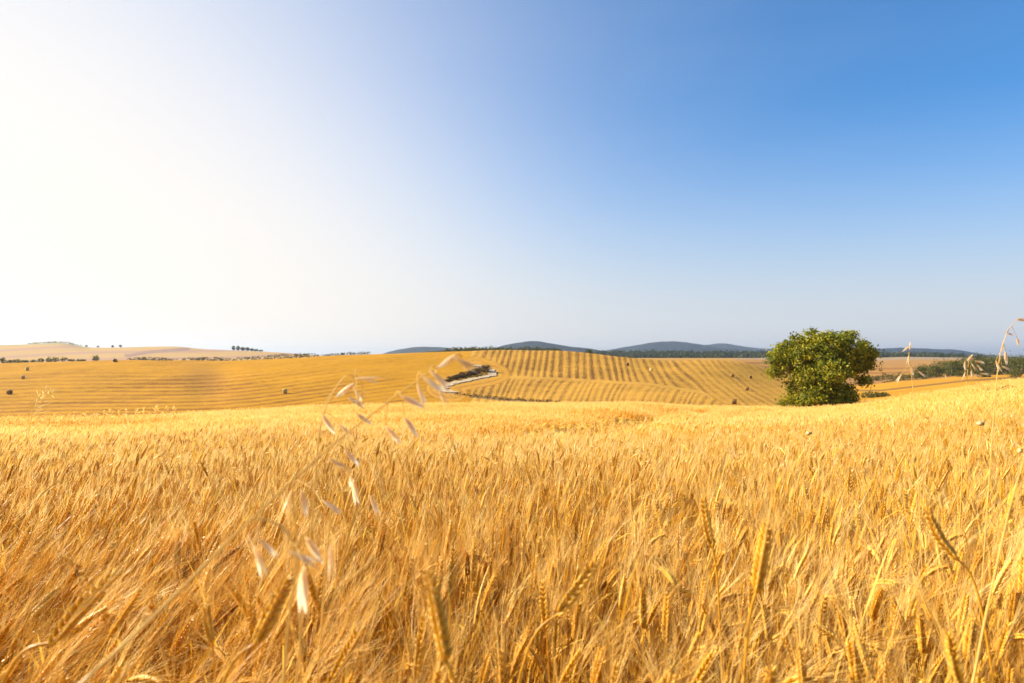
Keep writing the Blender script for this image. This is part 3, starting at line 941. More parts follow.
# ------------------------------------------------------------------ wheat
def stalk_curve(lean, nod, h, n=8, ear=0.085):
    """Stem path bending toward +x, then the ear's path. Returns stem pts, ear pts, ear frames (tangent, side, normal)."""
    s = np.linspace(0, 1, n)
    ang = lean * (0.35 + 0.65 * s) + nod * np.clip((s - 0.7) / 0.3, 0, 1) ** 2
    ds = h / (n - 1)
    x = np.concatenate([[0], np.cumsum(np.sin((ang[1:] + ang[:-1]) / 2) * ds)])
    z = np.concatenate([[0], np.cumsum(np.cos((ang[1:] + ang[:-1]) / 2) * ds)])
    stem = np.stack([x, 0 * x, z], 1)
    m = 12
    ea = ang[-1] + nod * 0.8 * np.linspace(0, 1, m)
    dx = np.concatenate([[0], np.cumsum(np.sin(ea[1:]) * ear / (m - 1))])
    dz = np.concatenate([[0], np.cumsum(np.cos(ea[1:]) * ear / (m - 1))])
    ep = stem[-1] + np.stack([dx, 0 * dx, dz], 1)
    T = np.stack([np.sin(ea), 0 * ea, np.cos(ea)], 1)
    return stem, ep, T


def lump(c, axis, a, b, L, w, th, hi=True):
    """A kernel husk: a pointed plump drop along axis."""
    if hi:
        rings = [(-0.5, 0.25), (-0.25, 0.85), (0.05, 1.0), (0.32, 0.62)]
        k = 6
    else:
        rings = [(-0.45, 0.4), (0.0, 1.0)]
        k = 4
    V = []
    for (t, f) in rings:
        for j in range(k):
            an = j / k * 2 * math.pi
            V.append(c + axis * (t * L) + a * (math.cos(an) * w * 0.5 * f) + b * (math.sin(an) * th * 0.5 * f))
    V.append(c + axis * (0.62 * L))
    q, t = [], []
    for i in range(len(rings) - 1):
        for j in range(k):
            q.append((i * k + j, i * k + (j + 1) % k, (i + 1) * k + (j + 1) % k, (i + 1) * k + j))
    o = (len(rings) - 1) * k
    for j in range(k):
        t.append((o + j, o + (j + 1) % k, o + k))
    return np.array(V), t, q


AWN0 = 0.55


def make_stalk(lod, r, bare=False):
    """Returns dict part -> MB (stem, leaf, ear, awn)."""
    lean = r.normal(0.06, 0.05)
    nod = abs(r.normal(0.06, 0.17)) + (0.6 if r.uniform() < 0.06 else 0)
    h = r.uniform(0.70, 0.82)
    ear = r.uniform(0.056, 0.082)
    stem, ep, T = stalk_curve(lean, nod, h, 9 if lod < 2 else 5, ear)
    out = {k: MB() for k in ('stem', 'leaf', 'ear', 'awn')}
    out['leaves'] = []
    if bare:
        h *= r.uniform(0.85, 1.04)
    sr = [0.0017, 0.0017, 0.0020, 0.003][lod]
    if lod <= 1:
        v, t, q = tube(stem, np.linspace(sr, sr * 0.65, len(stem)), 5 if lod == 0 else 3, False)
        out['stem'].add(v, t, q, tint=np.repeat(np.linspace(0.15, 0.55, len(stem)), 5 if lod == 0 else 3)[:len(v)])  # darker toward the foot: shade between the stalks painted into the stem
    else:
        v, q = ribbon(stem, np.linspace(sr * 2.2, sr * 1.4, len(stem)), (0.75, 0.66, 0))
        out['stem'].add(v, None, q, tint=np.repeat(np.linspace(0.1, 0.5, len(stem)), 2))  # same painted shade low on the ribbon stems
    side = np.array([0., 1., 0.])
    # dry leaves
    for k in range([2, 2, 1, 0][lod] + (1 if bare else 0)):
        s0 = r.uniform(0.35, 0.88) if not bare else r.uniform(0.5, 0.97)
        b = np.array([np.interp(s0, np.linspace(0, 1, len(stem)), stem[:, i]) for i in range(3)])
        az = r.uniform(0, 2 * np.pi)
        dr = np.array([math.cos(az), math.sin(az), 0])
        up0 = r.uniform(0.5, 1.4) if not bare else r.uniform(1.0, 1.5)
        Ln = r.uniform(0.12, 0.26)
        n = 6 if lod == 0 else 4
        ss = np.linspace(0, 1, n)
        el = up0 - ss * (r.uniform(0.8, 2.6) if not bare else r.uniform(0.1, 1.6))
        st = np.stack([np.cos(el)[:, None] * dr + np.sin(el)[:, None] * np.array([0, 0, 1])], 0)[0] * (Ln / n)
        P = b + np.concatenate([[np.zeros(3)], np.cumsum(st[:-1], 0)])
        sd = np.cross(dr, [0, 0, 1]) + np.array([0, 0, r.uniform(-0.5, 0.5)])
        wd = r.uniform(0.0028, 0.006) * np.array([0.7, 1, 1, 0.8, 0.55, 0.1])[:n] if n == 6 else r.uniform(0.004, 0.007) * np.array([0.8, 1, 0.7, 0.1])
        v, q = ribbon(P, wd, sd)
        tl = r.uniform(0.2, 0.9)
        out['leaf'].add(v, None, q, tint=tl)
        out['leaves'].append(MB().add(v, None, q, tint=tl))
    if bare:
        return out
    m = len(ep)
    f = np.linspace(0, 1, m)
    if lod <= 1:
        nn = 20 if lod == 0 else 14
        for k in range(nn):
            s = k / (nn - 1)
            c = np.array([np.interp(s, f, ep[:, i]) for i in range(3)])
            ax = np.array([np.interp(s, f, T[:, i]) for i in range(3)])
            nrm = np.cross(ax, side)
            sg = 1 if k % 2 else -1
            taper = 0.72 + 0.28 * math.sin(math.pi * min(1, s * 0.85 + 0.18))
            for e in ((1, -1) if lod == 0 else (0,)):
                dirv = side * sg * 0.85 + nrm * e * 0.62
                dirv /= np.linalg.norm(dirv)
                la = ax * 0.90 + dirv * r.uniform(0.3, 0.6) + r.normal(size=3) * 0.07
                la /= np.linalg.norm(la)
                bb = np.cross(la, dirv)
                bb /= np.linalg.norm(bb)
                aa = np.cross(bb, la)
                L = (0.0145 if lod == 0 else 0.017) * taper * r.uniform(0.9, 1.1)
                w = (0.0054 if lod == 0 else 0.0068) * taper * r.uniform(0.85, 1.15)
                V, t, q = lump(c + dirv * 0.0044 * taper, la, aa, bb, L, w, w * (1.0 if lod == 0 else 1.5), lod == 0)
                tn = np.full(len(V), r.uniform(0.3, 0.7))
                tn[-1] = 0.95
                out['ear'].add(V, t, q, tint=tn)
                if (lod == 0 and r.uniform() < AWN0) or (lod == 1 and r.uniform() < 0.8):
                    ad = ax + dirv * r.uniform(0.10, 0.34) + r.normal(size=3) * 0.05
                    ad /= np.linalg.norm(ad)
                    AL = r.uniform(0.05, 0.12)
                    b0 = c + dirv * 0.0045 + la * L * 0.4
                    mid = b0 + ad * AL * 0.5
                    tip = b0 + ad * AL + dirv * AL * r.uniform(0.0, 0.14)
                    wa = 0.00030 if lod == 0 else 0.0005
                    if lod == 0:
                        v2, t2, q2 = tube([b0, mid, tip], [wa, wa * 0.8, wa * 0.35], 3, False)
                        out['awn'].add(v2, t2, q2, tint=r.uniform(0.3, 0.9))
                    else:
                        s2 = np.cross(ad, rand_dirs(1, r)[0])
                        s2 /= np.linalg.norm(s2)
                        out['awn'].add([b0 - s2 * wa, b0 + s2 * wa, tip], [(0, 1, 2)], tint=r.uniform(0.3, 0.9))
    else:
        k = 5 if lod == 2 else 3
        ts = [0, 0.12, 0.3, 0.5, 0.7, 0.88, 1.0] if lod == 2 else [0, 0.3, 0.75, 1.0]
        rad = np.array([0.25, 0.9, 0.75, 1.05, 0.7, 0.65, 0.15]) if lod == 2 else np.array([0.4, 1, 0.8, 0.2])
        P = np.array([[np.interp(s, f, ep[:, i]) for i in range(3)] for s in ts])
        v, t, q = tube(P, rad * (0.0060 if lod == 2 else 0.0066), k, False)
        out['ear'].add(v, t, q, tint=r.uniform(0.3, 0.75, len(v)))
        for j in range(18 if lod == 2 else 11):
            s = r.uniform(0.1, 1)
            c = np.array([np.interp(s, f, ep[:, i]) for i in range(3)])
            ax = np.array([np.interp(s, f, T[:, i]) for i in range(3)])
            ad = ax + r.normal(size=3) * 0.17
            ad /= np.linalg.norm(ad)
            s2 = np.cross(ad, rand_dirs(1, r)[0])
            s2 /= np.linalg.norm(s2)
            wa = 0.0008 if lod == 2 else 0.0017
            out['awn'].add([c - s2 * wa, c + s2 * wa, c + ad * r.uniform(0.07, 0.125)], [(0, 1, 2)], tint=r.uniform(0.3, 0.9))
    return out


PARTS = ('stem', 'leaf', 'ear', 'awn')
PMATS = [M_STEM, M_LEAF, M_EAR, M_AWN]


def merged(parts):
    mb = MB()
    for i, k in enumerate(PARTS):
        if parts[k].n == 0:
            continue
        v, f3, f4, m3, m4, t = parts[k].arrays()
        mb.add(v, f3 if len(f3) else None, f4 if len(f4) else None, mat=i, tint=t)
    return mb.arrays()


def lean_field(x, y, r):
    """Lean (radians) and its compass direction for stalks at x, y: the wheat on the sun's side is blown over toward +x."""
    px = pxof(x, np.maximum(y, 0.3) if np.ndim(y) else y) if False else 512 + F * x / np.maximum(y, 0.5)
    w = 1 / (1 + np.exp((px - 170) / 62))
    near = np.clip((3.6 - y) / 1.8, 0.12, 1)
    lean = 0.03 + 0.43 * w * near + np.abs(r.normal(0, 0.07, len(x)))
    az = np.where(r.uniform(size=len(x)) < 0.5 + 0.5 * w, r.normal(0.0, 0.55, len(x)) * (1.2 - w), r.uniform(0, 2 * np.pi, len(x)))
    lean = np.where(np.cos(az) < 0.3, np.minimum(lean, 0.28), lean)
    return lean, az


def xforms(x, y, z, sc, lean, az, yaw):
    n = len(x)
    # local yaw, then tilt by lean toward az
    cy, sy = np.cos(yaw), np.sin(yaw)
    Rz = np.zeros((n, 3, 3))
    Rz[:, 0, 0], Rz[:, 0, 1], Rz[:, 1, 0], Rz[:, 1, 1], Rz[:, 2, 2] = cy, -sy, sy, cy, 1
    k = np.stack([-np.sin(az), np.cos(az), 0 * az], 1)
    K = np.zeros((n, 3, 3))
    K[:, 0, 1], K[:, 0, 2], K[:, 1, 0], K[:, 1, 2], K[:, 2, 0], K[:, 2, 1] = -k[:, 2], k[:, 1], k[:, 2], -k[:, 0], -k[:, 1], k[:, 0]
    Rt = np.eye(3)[None] + np.sin(lean)[:, None, None] * K + (1 - np.cos(lean))[:, None, None] * (K @ K)
    return (Rt @ Rz) * sc[:, None, None], np.stack([x, y, z], 1)


def instance(mb, tmpl, M, P, tint):
    v, f3, f4, m3, m4, t = tmpl
    n, nv = len(P), len(v)
    V = np.einsum('nij,vj->nvi', M, v) + P[:, None]
    T = np.clip(t[None] + tint[:, None], 0, 1)
    offs = (np.arange(n) * nv)[:, None, None]
    a3 = (f3[None] + offs).reshape(-1, 3) if len(f3) else None
    a4 = (f4[None] + offs).reshape(-1, 4) if len(f4) else None
    mb.add(V.reshape(-1, 3), a3, a4, tint=T.ravel(), m3=np.tile(m3, n), m4=np.tile(m4, n))


def jitter_grid(y0, y1, dens, half, r):
    """Points (jittered grid) with y0<=y<y1 and |x| < half*y+0.7."""
    st = 1 / math.sqrt(dens)
    ys = np.arange(y0, y1, st)
    X, Y = [], []
    for yv in ys:
        w = half * yv + 0.7
        xs = np.arange(-w, w, st)
        X.append(xs)
        Y.append(np.full(len(xs), yv))
    X, Y = np.concatenate(X), np.concatenate(Y)
    return X + r.uniform(-0.6, 0.6, len(X)) * st, Y + r.uniform(-0.6, 0.6, len(X)) * st


def line_dist(x, y, pts):
    P = [((a - 512) / F * d, d) for a, d in pts]
    out = np.full(len(x), 1e9)
    for (ax, ay), (bx, by) in zip(P[:-1], P[1:]):
        t = np.clip(((x - ax) * (bx - ax) + (y - ay) * (by - ay)) / ((bx - ax) ** 2 + (by - ay) ** 2), 0, 1)
        out = np.minimum(out, np.hypot(x - ax - t * (bx - ax), y - ay - t * (by - ay)))
    return out


TRACKS = [[(430, 9.5), (495, 12), (560, 17), (640, 26), (700, 42)], [(560, 12.5), (640, 18), (720, 30), (790, 52)]]


def track_drop(x, y):
    d = np.minimum(line_dist(x, y, TRACKS[0]), line_dist(x, y, TRACKS[1]))
    return np.exp(-(d / (0.3 + 0.02 * y)) ** 2)


def patch(x, y):
    """Slow variation of height/colour over the crop."""
    return 0.5 * np.sin(x * 0.9 + 1.7 * np.sin(y * 0.45)) + 0.5 * np.sin(y * 0.8 - x * 0.35 + 1.1) + 0.35 * np.sin(x * 2.3 + y * 1.9)


def swell(x, y):
    """Broad wind-laid swells of the crop."""
    return (np.sin(x * 0.22 + y * 0.42 + 0.8 * np.sin(x * 0.13)) + 0.6 * np.sin(y * 0.21 - x * 0.30 + 2.0)) * np.clip((y - 7) / 8, 0, 1)


def build_wheat():
    r = np.random.default_rng(21)
    mb = MB()
    near_tm = [make_stalk(0, r) for _ in range(14)]
    T = {0: [merged(p) for p in near_tm] + [merged(make_stalk(0, r, True)) for _ in range(7)], 1: [merged(make_stalk(1, r)) for _ in range(14)] + [merged(make_stalk(1, r, True)) for _ in range(6)],
         2: [merged(make_stalk(2, r)) for _ in range(12)] + [merged(make_stalk(2, r, True)) for _ in range(3)], 3: [merged(make_stalk(3, r)) for _ in range(10)]}
    singles = None
    for lod, (y0, y1, dens) in enumerate([(0.60, 2.3, 370), (2.3, 5.0, 330), (5.0, 11.0, 185), (11.0, 28.0, 75)]):
        x, y = jitter_grid(y0, y1, dens, 0.95, r)
        g = terrain(x, y)
        dc = np.interp(pxof(x, y), GX, DC)
        td = track_drop(x, y)
        ok = (y < dc + 3) & (r.uniform(size=len(x)) > td * 0.7)
        # keep a clear space just round the lens
        ok &= (np.hypot(x, y) > 0.5)
        x, y, g, td = x[ok], y[ok], g[ok], td[ok]
        n = len(x)
        lean, az = lean_field(x, y, r)
        sc = r.normal(1.0, 0.055, n) * (1 + 0.025 * patch(x, y) + 0.05 * swell(x, y)) * (1 - 0.5 * td)
        proud = r.uniform(size=n) < 0.03
        sc = sc * np.where(proud, r.uniform(1.03, 1.10, n), 1.0)
        sc = sc / np.cos(np.minimum(lean, 0.9)) ** 0.75
        # nothing right under the lens grows taller than the rest
        sc = np.where(y < 0.9, np.minimum(sc, 1.0), sc)
        yaw = az + r.normal(0, 0.6, n)
        M, P = xforms(x, y, g - 0.02, sc, lean, az, yaw)
        tint = r.normal(0, 0.20, n) + 0.10 * patch(x * 0.6, y * 0.6) - 0.1 * td - 0.4 * proud
        wid = r.integers(0, len(T[lod]), n)
        if lod == 0:
            inview = (np.abs(x) < 0.76 * y + 0.05) & (y > 0.85) & (wid < len(near_tm))
            order = np.argsort(np.where(inview, y, 99))[:292]
            m = np.zeros(n, bool)
            m[order] = True
            singles = [(near_tm, int(wid[i]), M[i], P[i]) for i in order]
            keepm = ~m
        else:
            keepm = np.ones(n, bool)
        for k in range(len(T[lod])):
            s = keepm & (wid == k)
            if s.any():
                instance(mb, T[lod][k], M[s], P[s], tint[s])
    # far crop: tufts of a few ears
    def tuft():
        t = MB()
        for _ in range(5):
            bx, by = r.uniform(-0.16, 0.16, 2)
            h = r.uniform(0.70, 0.88)
            lx, ly = r.normal(0.05, 0.07, 2)
            b0, b1 = np.array([bx, by, 0.35]), np.array([bx + lx, by + ly, h])
            w = 0.011
            a = r.uniform(0, np.pi)
            s = np.array([math.cos(a), math.sin(a), 0])
            e1 = b1 + np.array([lx * 0.3, ly * 0.3, 0.085])
            t.add([b0 - s * 0.006, b0 + s * 0.006, b1 + s * w * 0.4, b1 - s * w * 0.4], None, [(0, 1, 2, 3)], mat=0, tint=r.uniform(0.2, 0.6))
            t.add([b1 - s * w, b1 + s * w, e1 + s * w * 0.6, e1 - s * w * 0.6], None, [(0, 1, 2, 3)], mat=2, tint=r.uniform(0.3, 0.8))
            for _k in range(8):
                ad = np.array([r.normal(0.1, 0.25), r.normal(0, 0.25), 1])
                c = b1 + (e1 - b1) * r.uniform(0.3, 1)
                s2 = np.array([math.cos(a + _k), math.sin(a + _k), 0])
                t.add([c - s2 * 0.0045, c + s2 * 0.0045, c + ad * r.uniform(0.07, 0.12)], [(0, 1, 2)], mat=3, tint=r.uniform(0.3, 0.9))
        return t.arrays()
    TT = [tuft() for _ in range(10)]
    for (y0, y1, dens) in ((28.0, 48.0, 16), (48.0, 84.0, 10)):
        x, y = jitter_grid(y0, y1, dens, 0.90, r)
        dc = np.interp(pxof(x, y), GX, DC)
        ok = y < dc + 4
        x, y = x[ok], y[ok]
        n = len(x)
        td = track_drop(x, y)
        M, P = xforms(x, y, terrain(x, y), r.normal(1, 0.06, n) * (1 - 0.45 * td) * (1 + 0.02 * patch(x * 0.4, y * 0.4) + 0.09 * swell(x, y)), np.abs(r.normal(0, 0.06, n)), r.uniform(0, 6.28, n), r.uniform(0, 6.28, n))
        tint = r.normal(0, 0.12, n) + 0.12 * patch(x * 0.3, y * 0.3) - 0.1 * td
        wid = r.integers(0, len(TT), n)
        for k in range(len(TT)):
            s = wid == k
            instance(mb, TT[k], M[s], P[s], tint[s])
    # the dense mass of straw below the ears of the far crop
    rows = np.concatenate([np.linspace(9, 28, 110)[:-1], np.linspace(28, 84, 150)])
    cols = np.linspace(-0.97, 0.97, 330)
    X = cols[None] * rows[:, None]
    Y = np.repeat(rows[:, None], len(cols), 1)
    x, y = X.ravel(), Y.ravel()
    dc = np.interp(pxof(x, y), GX, DC)
    td = track_drop(x, y)
    hgt = 0.60 * (1 + 0.08 * swell(x, y)) + r.normal(0, 0.05, len(x)) - 0.26 * td
    hgt = hgt * np.clip((dc + 4 - y) / 2, 0, 1) * np.clip((y - 9) / 12, 0, 1)
    z = terrain(x, y) + hgt - 0.05
    idx = np.arange(len(x)).reshape(X.shape)
    q = np.stack([idx[:-1, :-1], idx[:-1, 1:], idx[1:, 1:], idx[1:, :-1]], -1).reshape(-1, 4)
    mb.add(np.stack([x, y, z], 1), None, q, mat=4, tint=np.clip(0.5 + r.normal(0, 0.15, len(x)) - 0.25 * td, 0, 1))
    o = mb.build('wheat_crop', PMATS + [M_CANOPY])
    tag(o, 'ripe golden wheat filling the field up to its far edge', 'wheat', kind='stuff')
    print('wheat faces', len(o.data.polygons))
    return near_tm, singles


NEAR, SINGLES = build_wheat()
WM = []
for p in NEAR:
    WM.append((p['stem'].mesh('stem', [M_STEM], True), [l_.mesh('leaf', [M_LEAF]) for l_ in p['leaves']], p['ear'].mesh('ear', [M_EAR], True), p['awn'].mesh('awn_tuft', [M_AWN])))


def wheat_thing(k, mat4, label, group):
    t = empty('wheat_stalk', (0, 0, 0), label, 'wheat stalk', group)
    t.matrix_world = mat4
    a, b, c, d = WM[k]
    link('stem', a, t)
    for l_ in b:
        link('leaf', l_, t)
    e = link('ear', c, t)
    link('awn_tuft', d, e)
    return t


def m4(M, P):
    m = Matrix.Identity(4)
    for i in range(3):
        for j in range(3):
            m[i][j] = float(M[i, j])
        m[i][3] = float(P[i])
    return m


for (_, k, M, P) in SINGLES:
    wheat_thing(k, m4(M, P), 'ripe bearded golden wheat stalk in the nearest rows of the field', 'nearest wheat stalks')


def catmull(P, n=8):
    return smooth_path(P, n)


# wheat stalks that stand out from the rest: each grown at its own spot
def hero(px0, py0, px1, py1, d, label, seed, d2=None):
    """Ear base at (px0,py0), ear tip at (px1,py1), both at distance d."""
    r = np.random.default_rng(seed)
    parts = make_stalk(0, r)
    b, t = np.array(pt(px0, py0, d)), np.array(pt(px1, py1, d2 or d))
    v_st = parts['stem'].arrays()[0]
    top = v_st[-5:].mean(0)
    ev = parts['ear'].arrays()[0]
    axis = ev[-1] - top
    axis /= np.linalg.norm(axis)
    want = (t - b)
    L = np.linalg.norm(want)
    want = want / L
    q = Vector(axis).rotation_difference(Vector(want))
    sc = min(max(L / 0.082, 0.8), 1.5)
    rot = q.to_matrix() @ Matrix.Rotation(r.uniform(0, 6.28), 3, Vector(axis))
    base = Vector(b)
    gx, gy = base.x - want[0] * 0.28, base.y - want[1] * 0.28
    gz = tz(gx, gy)
    root = empty('wheat_stalk', (gx, gy, gz), label, 'wheat stalk')
    o0 = Vector((gx, gy, gz))
    hh = base.z - gz
    P = catmull([(0, 0, 0), (want[0] * 0.05, want[1] * 0.05, hh * 0.5), tuple(base - Vector(want) * 0.10 - o0), tuple(base - o0), tuple(base + Vector(want) * 0.01 - o0)], 8)
    v, tt, qq = tube(P, np.linspace(0.0021, 0.0014, len(P)) * sc, 5)
    MB().add(v, tt, qq, tint=0.5).build('stem', [M_STEM], root, True)

    def moved(mb):
        v_, a3, a4, _m3, _m4, tn = mb.arrays()
        R3 = np.array(rot)
        v2 = (v_ - top) @ R3.T * sc + np.array(base - o0)
        return MB().add(v2, a3 if len(a3) else None, a4 if len(a4) else None, tint=tn)
    e = moved(parts['ear']).build('ear', [M_EAR], root, True)
    moved(parts['awn']).build('awn_tuft', [M_AWN], e)
    n = 7
    az = r.uniform(0, 6.28)
    ss = np.linspace(0, 1, n)
    dr = np.array([math.cos(az), math.sin(az), 0])
    lp = np.array([0, 0, hh * 0.55]) + dr * (ss * 0.16)[:, None] + np.array([0, 0, 1]) * (0.09 * np.sin(ss * 2.6))[:, None]
    v, qq = ribbon(lp, 0.008 * np.array([0.5, 1, 1, 0.9, 0.7, 0.4, 0.05]), np.cross(dr, [0, 0, 1]))
    MB().add(v, None, qq, tint=0.6).build('leaf', [M_LEAF], root)


hero(446, 658, 428, 572, 0.68, 'large soft blurred wheat ear leaning back, nearest to the lens in the middle', 501)
hero(757, 588, 769, 514, 0.95, 'plump wheat ear with dark open husks on one side', 502)
hero(712, 545, 706, 496, 1.25, 'pale upright wheat ear beside the plump one with open husks', 503)
hero(560, 612, 596, 556, 0.95, 'thick wheat ear slanting over with shaded flank in the middle of the field', 504)
hero(955, 556, 930, 503, 1.05, 'wheat ear tipped the other way, toward the lone tree', 505)
hero(258, 640, 300, 570, 0.80, 'bowed pale wheat ear crossing the long slanting oat stem', 506)
hero(212, 640, 209, 590, 1.0, 'slim upright wheat ear just behind the long slanting oat stem', 507)
hero(960, 683, 948, 620, 0.85, 'pale wheat ear rising from the bottom edge near the tall bare straw', 508)
hero(55, 640, 120, 575, 0.85, 'wind-bent wheat ear lying over at the far sunny side', 509)
hero(352, 468, 360, 452, 3.2, 'dark small wheat ear standing above the haze of awns', 510)


# ------------------------------------------------------------------ wild oats and other grasses
def spikelet_mesh(r):
    """Papery oat spikelet: two long boat-shaped glumes parting at the tip, the grain between and a bent awn. Hangs along -z, length 1."""
    mb = MB()
    for sgn, op in ((1, 0.16), (-1, 0.16)):
        n, k = 9, 5
        V = []
        for i in range(n):
            t = i / (n - 1)
            w = 0.155 * math.sin(math.pi * min(1, t * 0.93 + 0.04)) ** 0.8 * (1 - 0.45 * t)
            for j in range(k):
                a = (j / (k - 1) - 0.5) * 2.3
                V.append((sgn * (w * 0.75 * math.cos(a) - w * 0.35 + op * t ** 1.4 * 0.6), w * math.sin(a), -t))
        q = [(i * k + j, i * k + j + 1, (i + 1) * k + j + 1, (i + 1) * k + j) for i in range(n - 1) for j in range(k - 1)]
        mb.add(V, None, q, tint=np.repeat(np.linspace(0.35, 0.95, n), k))
    v, t, q = tube([(0, 0, -0.1), (0.0, 0, -0.3), (0.01, 0, -0.55), (0.0, 0, -0.75)], [0.03, 0.07, 0.06, 0.01], 6)
    mb.add(v, t, q, tint=0.1)
    v, t, q = tube([(0.02, 0, -0.4), (0.06, 0.03, -0.8), (0.10, 0.02, -1.05), (0.26, 0.02, -1.4)], [0.012, 0.010, 0.008, 0.004], 3)
    mb.add(v, t, q, tint=0.15)
    return mb.mesh('spikelet', [M_OAT], True)


SPK = [spikelet_mesh(np.random.default_rng(600 + i)) for i in range(2)]


def oat_plant(name, label, stem_pts, spikes, stem_r=0.0014, cat='wild oat', group=None):
    """stem_pts: (px,py,d) along the stem, the first is carried down to the ground. spikes: (px,py,d,len_px,tilt_deg)."""
    W = [pt(*s) for s in stem_pts]
    b = W[0]
    dv = b - W[1]
    hgt = b.z - tz(b.x, b.y)
    k = hgt / max(-dv.z, 1e-3)
    off = Vector((dv.x, 0.0)) * k
    if off.length > 0.9 * hgt:
        off *= 0.9 * hgt / off.length
    nx, ny = b.x + off.x, b.y + off.y
    gz = tz(nx, ny)
    g0 = Vector((nx, ny, gz))
    P = catmull([tuple(b + (g0 - b) * f_) for f_ in (1.0, 0.62, 0.36, 0.2, 0.1, 0.04)] + [tuple(w) for w in W], 8)
    root = empty(name, (nx, ny, gz), label, cat, group)
    o0 = np.array([nx, ny, gz])
    P = P - o0
    v, t, q = tube(P, np.concatenate([np.full(48, stem_r * 1.2), np.linspace(stem_r * 1.2, stem_r * 0.4, len(P) - 48)]), 5)
    MB().add(v, t, q, tint=0.6).build('stem', [M_OATSTEM], root, True)
    for i, (px, py, d, lp, tilt) in enumerate(spikes):
        c = np.array(pt(px, py, d)) - o0
        L = lp / F * d
        # the spikelet's axis lies mostly across the view, tilted by `tilt` from hanging straight down
        a = R(tilt)
        ax = Vector((math.sin(a), 0.25 * math.sin(i * 2.1), -math.cos(a))).normalized()
        top = c - np.array(ax) * L * 0.5
        k = int(np.argmin(np.linalg.norm(P - (top + np.array([0, 0, 0.02])), axis=1)))
        k = max(50, min(len(P) - 1, k))
        s0 = P[k]
        mid = (s0 + top) / 2 + np.array([0, 0, 0.07 * np.linalg.norm(top - s0)])
        ped = catmull([tuple(s0), tuple(mid), tuple(top)], 5)
        v, t, q = tube(ped, np.linspace(stem_r * 0.5, stem_r * 0.35, len(ped)), 3)
        MB().add(v, t, q, tint=0.7).build('pedicel', [M_OATSTEM], root, True)
        so = link('spikelet', SPK[i % 2], root)
        q4 = Vector((0, 0, -1)).rotation_difference(ax)
        so.matrix_basis = Matrix.Translation(Vector(top)) @ q4.to_matrix().to_4x4() @ Matrix.Rotation(i * 1.3, 4, 'Z') @ Matrix.Scale(L, 4)
    return root


oat_plant('wild_oat', 'long slanting wild oat stem crossing the wheat with drooping papery husks before the road', [(75, 690, 0.55), (150, 620, 0.60), (240, 530, 0.68), (330, 447, 0.76), (395, 397, 0.80), (445, 362, 0.82), (462, 357, 0.82)],
          [(466, 364, 0.78, 30, 62), (448, 361, 0.80, 24, -55), (440, 380, 0.76, 30, 48), (421, 394, 0.78, 24, 20), (413, 402, 0.72, 26, 62), (442, 396, 0.80, 20, 25), (411, 427, 0.84, 24, 35), (393, 435, 0.82, 24, 38), (432, 384, 0.70, 24, 55)], 0.0015)
oat_plant('wild_oat', 'wild oat with bright white husks held up against the mown slope', [(300, 640, 1.0), (312, 520, 1.0), (320, 430, 1.0), (332, 395, 1.0), (345, 377, 1.0), (356, 375, 1.0)],
          [(368, 379, 0.86, 25, 85), (346, 390, 1.05, 24, -55), (356, 402, 1.05, 22, 62), (356, 392, 1.0, 13, 25), (328, 424, 0.92, 24, 30), (345, 430, 1.05, 19, 48), (364, 419, 0.95, 18, 55), (362, 396, 1.0, 14, -20)], 0.0013)
oat_plant('wild_oat', 'short wild oat with tan husks hanging in front of the pale wheat haze', [(322, 620, 1.05), (330, 520, 1.05), (338, 470, 1.05), (348, 446, 1.05), (355, 445, 1.05)],
          [(338, 464, 1.0, 22, 58), (352, 458, 1.0, 22, 40), (355, 492, 1.05, 26, 12), (374, 505, 1.0, 24, 25), (351, 480, 1.1, 15, -10)], 0.0012)
oat_plant('wild_oat', 'nearest wild oat with a cluster of large pinkish papery husks low in the wheat', [(283, 683, 0.66), (290, 610, 0.66), (296, 560, 0.66), (285, 530, 0.66), (262, 519, 0.66), (250, 518, 0.66)],
          [(259, 561, 0.64, 34, 18), (268, 548, 0.68, 26, 40), (303, 589, 0.62, 46, 2), (303, 558, 0.64, 34, 66), (314, 550, 0.68, 32, 28), (331, 562, 0.66, 34, 8)], 0.0014)
oat_plant('wild_oat', 'thin wild oat with slim cream husks between the two larger oats', [(300, 640, 0.95), (298, 560, 0.95), (294, 510, 0.95), (292, 488, 0.95), (296, 480, 0.95)],
          [(288, 501, 0.95, 24, -18), (304, 503, 0.95, 28, 6), (332, 507, 0.9, 26, 58)], 0.0011)
oat_plant('wild_oat', 'tall stooping wild oat arching out against the sky at the picture edge', [(990, 470, 1.5), (995, 400, 1.5), (999, 362, 1.5), (1005, 338, 1.5), (1014, 323, 1.5), (1028, 317, 1.5), (1040, 322, 1.5)],
          [(1010, 334, 1.5, 9, 70), (1018, 342, 1.5, 9, 25), (1003, 348, 1.5, 9, -10), (1006, 358, 1.5, 13, 5), (998, 366, 1.5, 13, 30), (1006, 368, 1.5, 9, 60), (1022, 320, 1.5, 11, 80), (1028, 330, 1.5, 9, 10)], 0.0010)
oat_plant('wild_oat', 'thin upright oat standing between the lone tree and the wood', [(918, 470, 1.9), (916, 420, 1.9), (912, 380, 1.9), (909, 358, 1.9), (910, 344, 1.9)],
          [(910, 346, 1.9, 8, 0), (906, 349, 1.9, 8, -50), (908, 360, 1.9, 9, -15), (912, 371, 1.9, 9, 15), (899, 378, 1.9, 10, -28), (922, 374, 1.9, 9, 50), (946, 377, 1.9, 5, 20)], 0.0009)
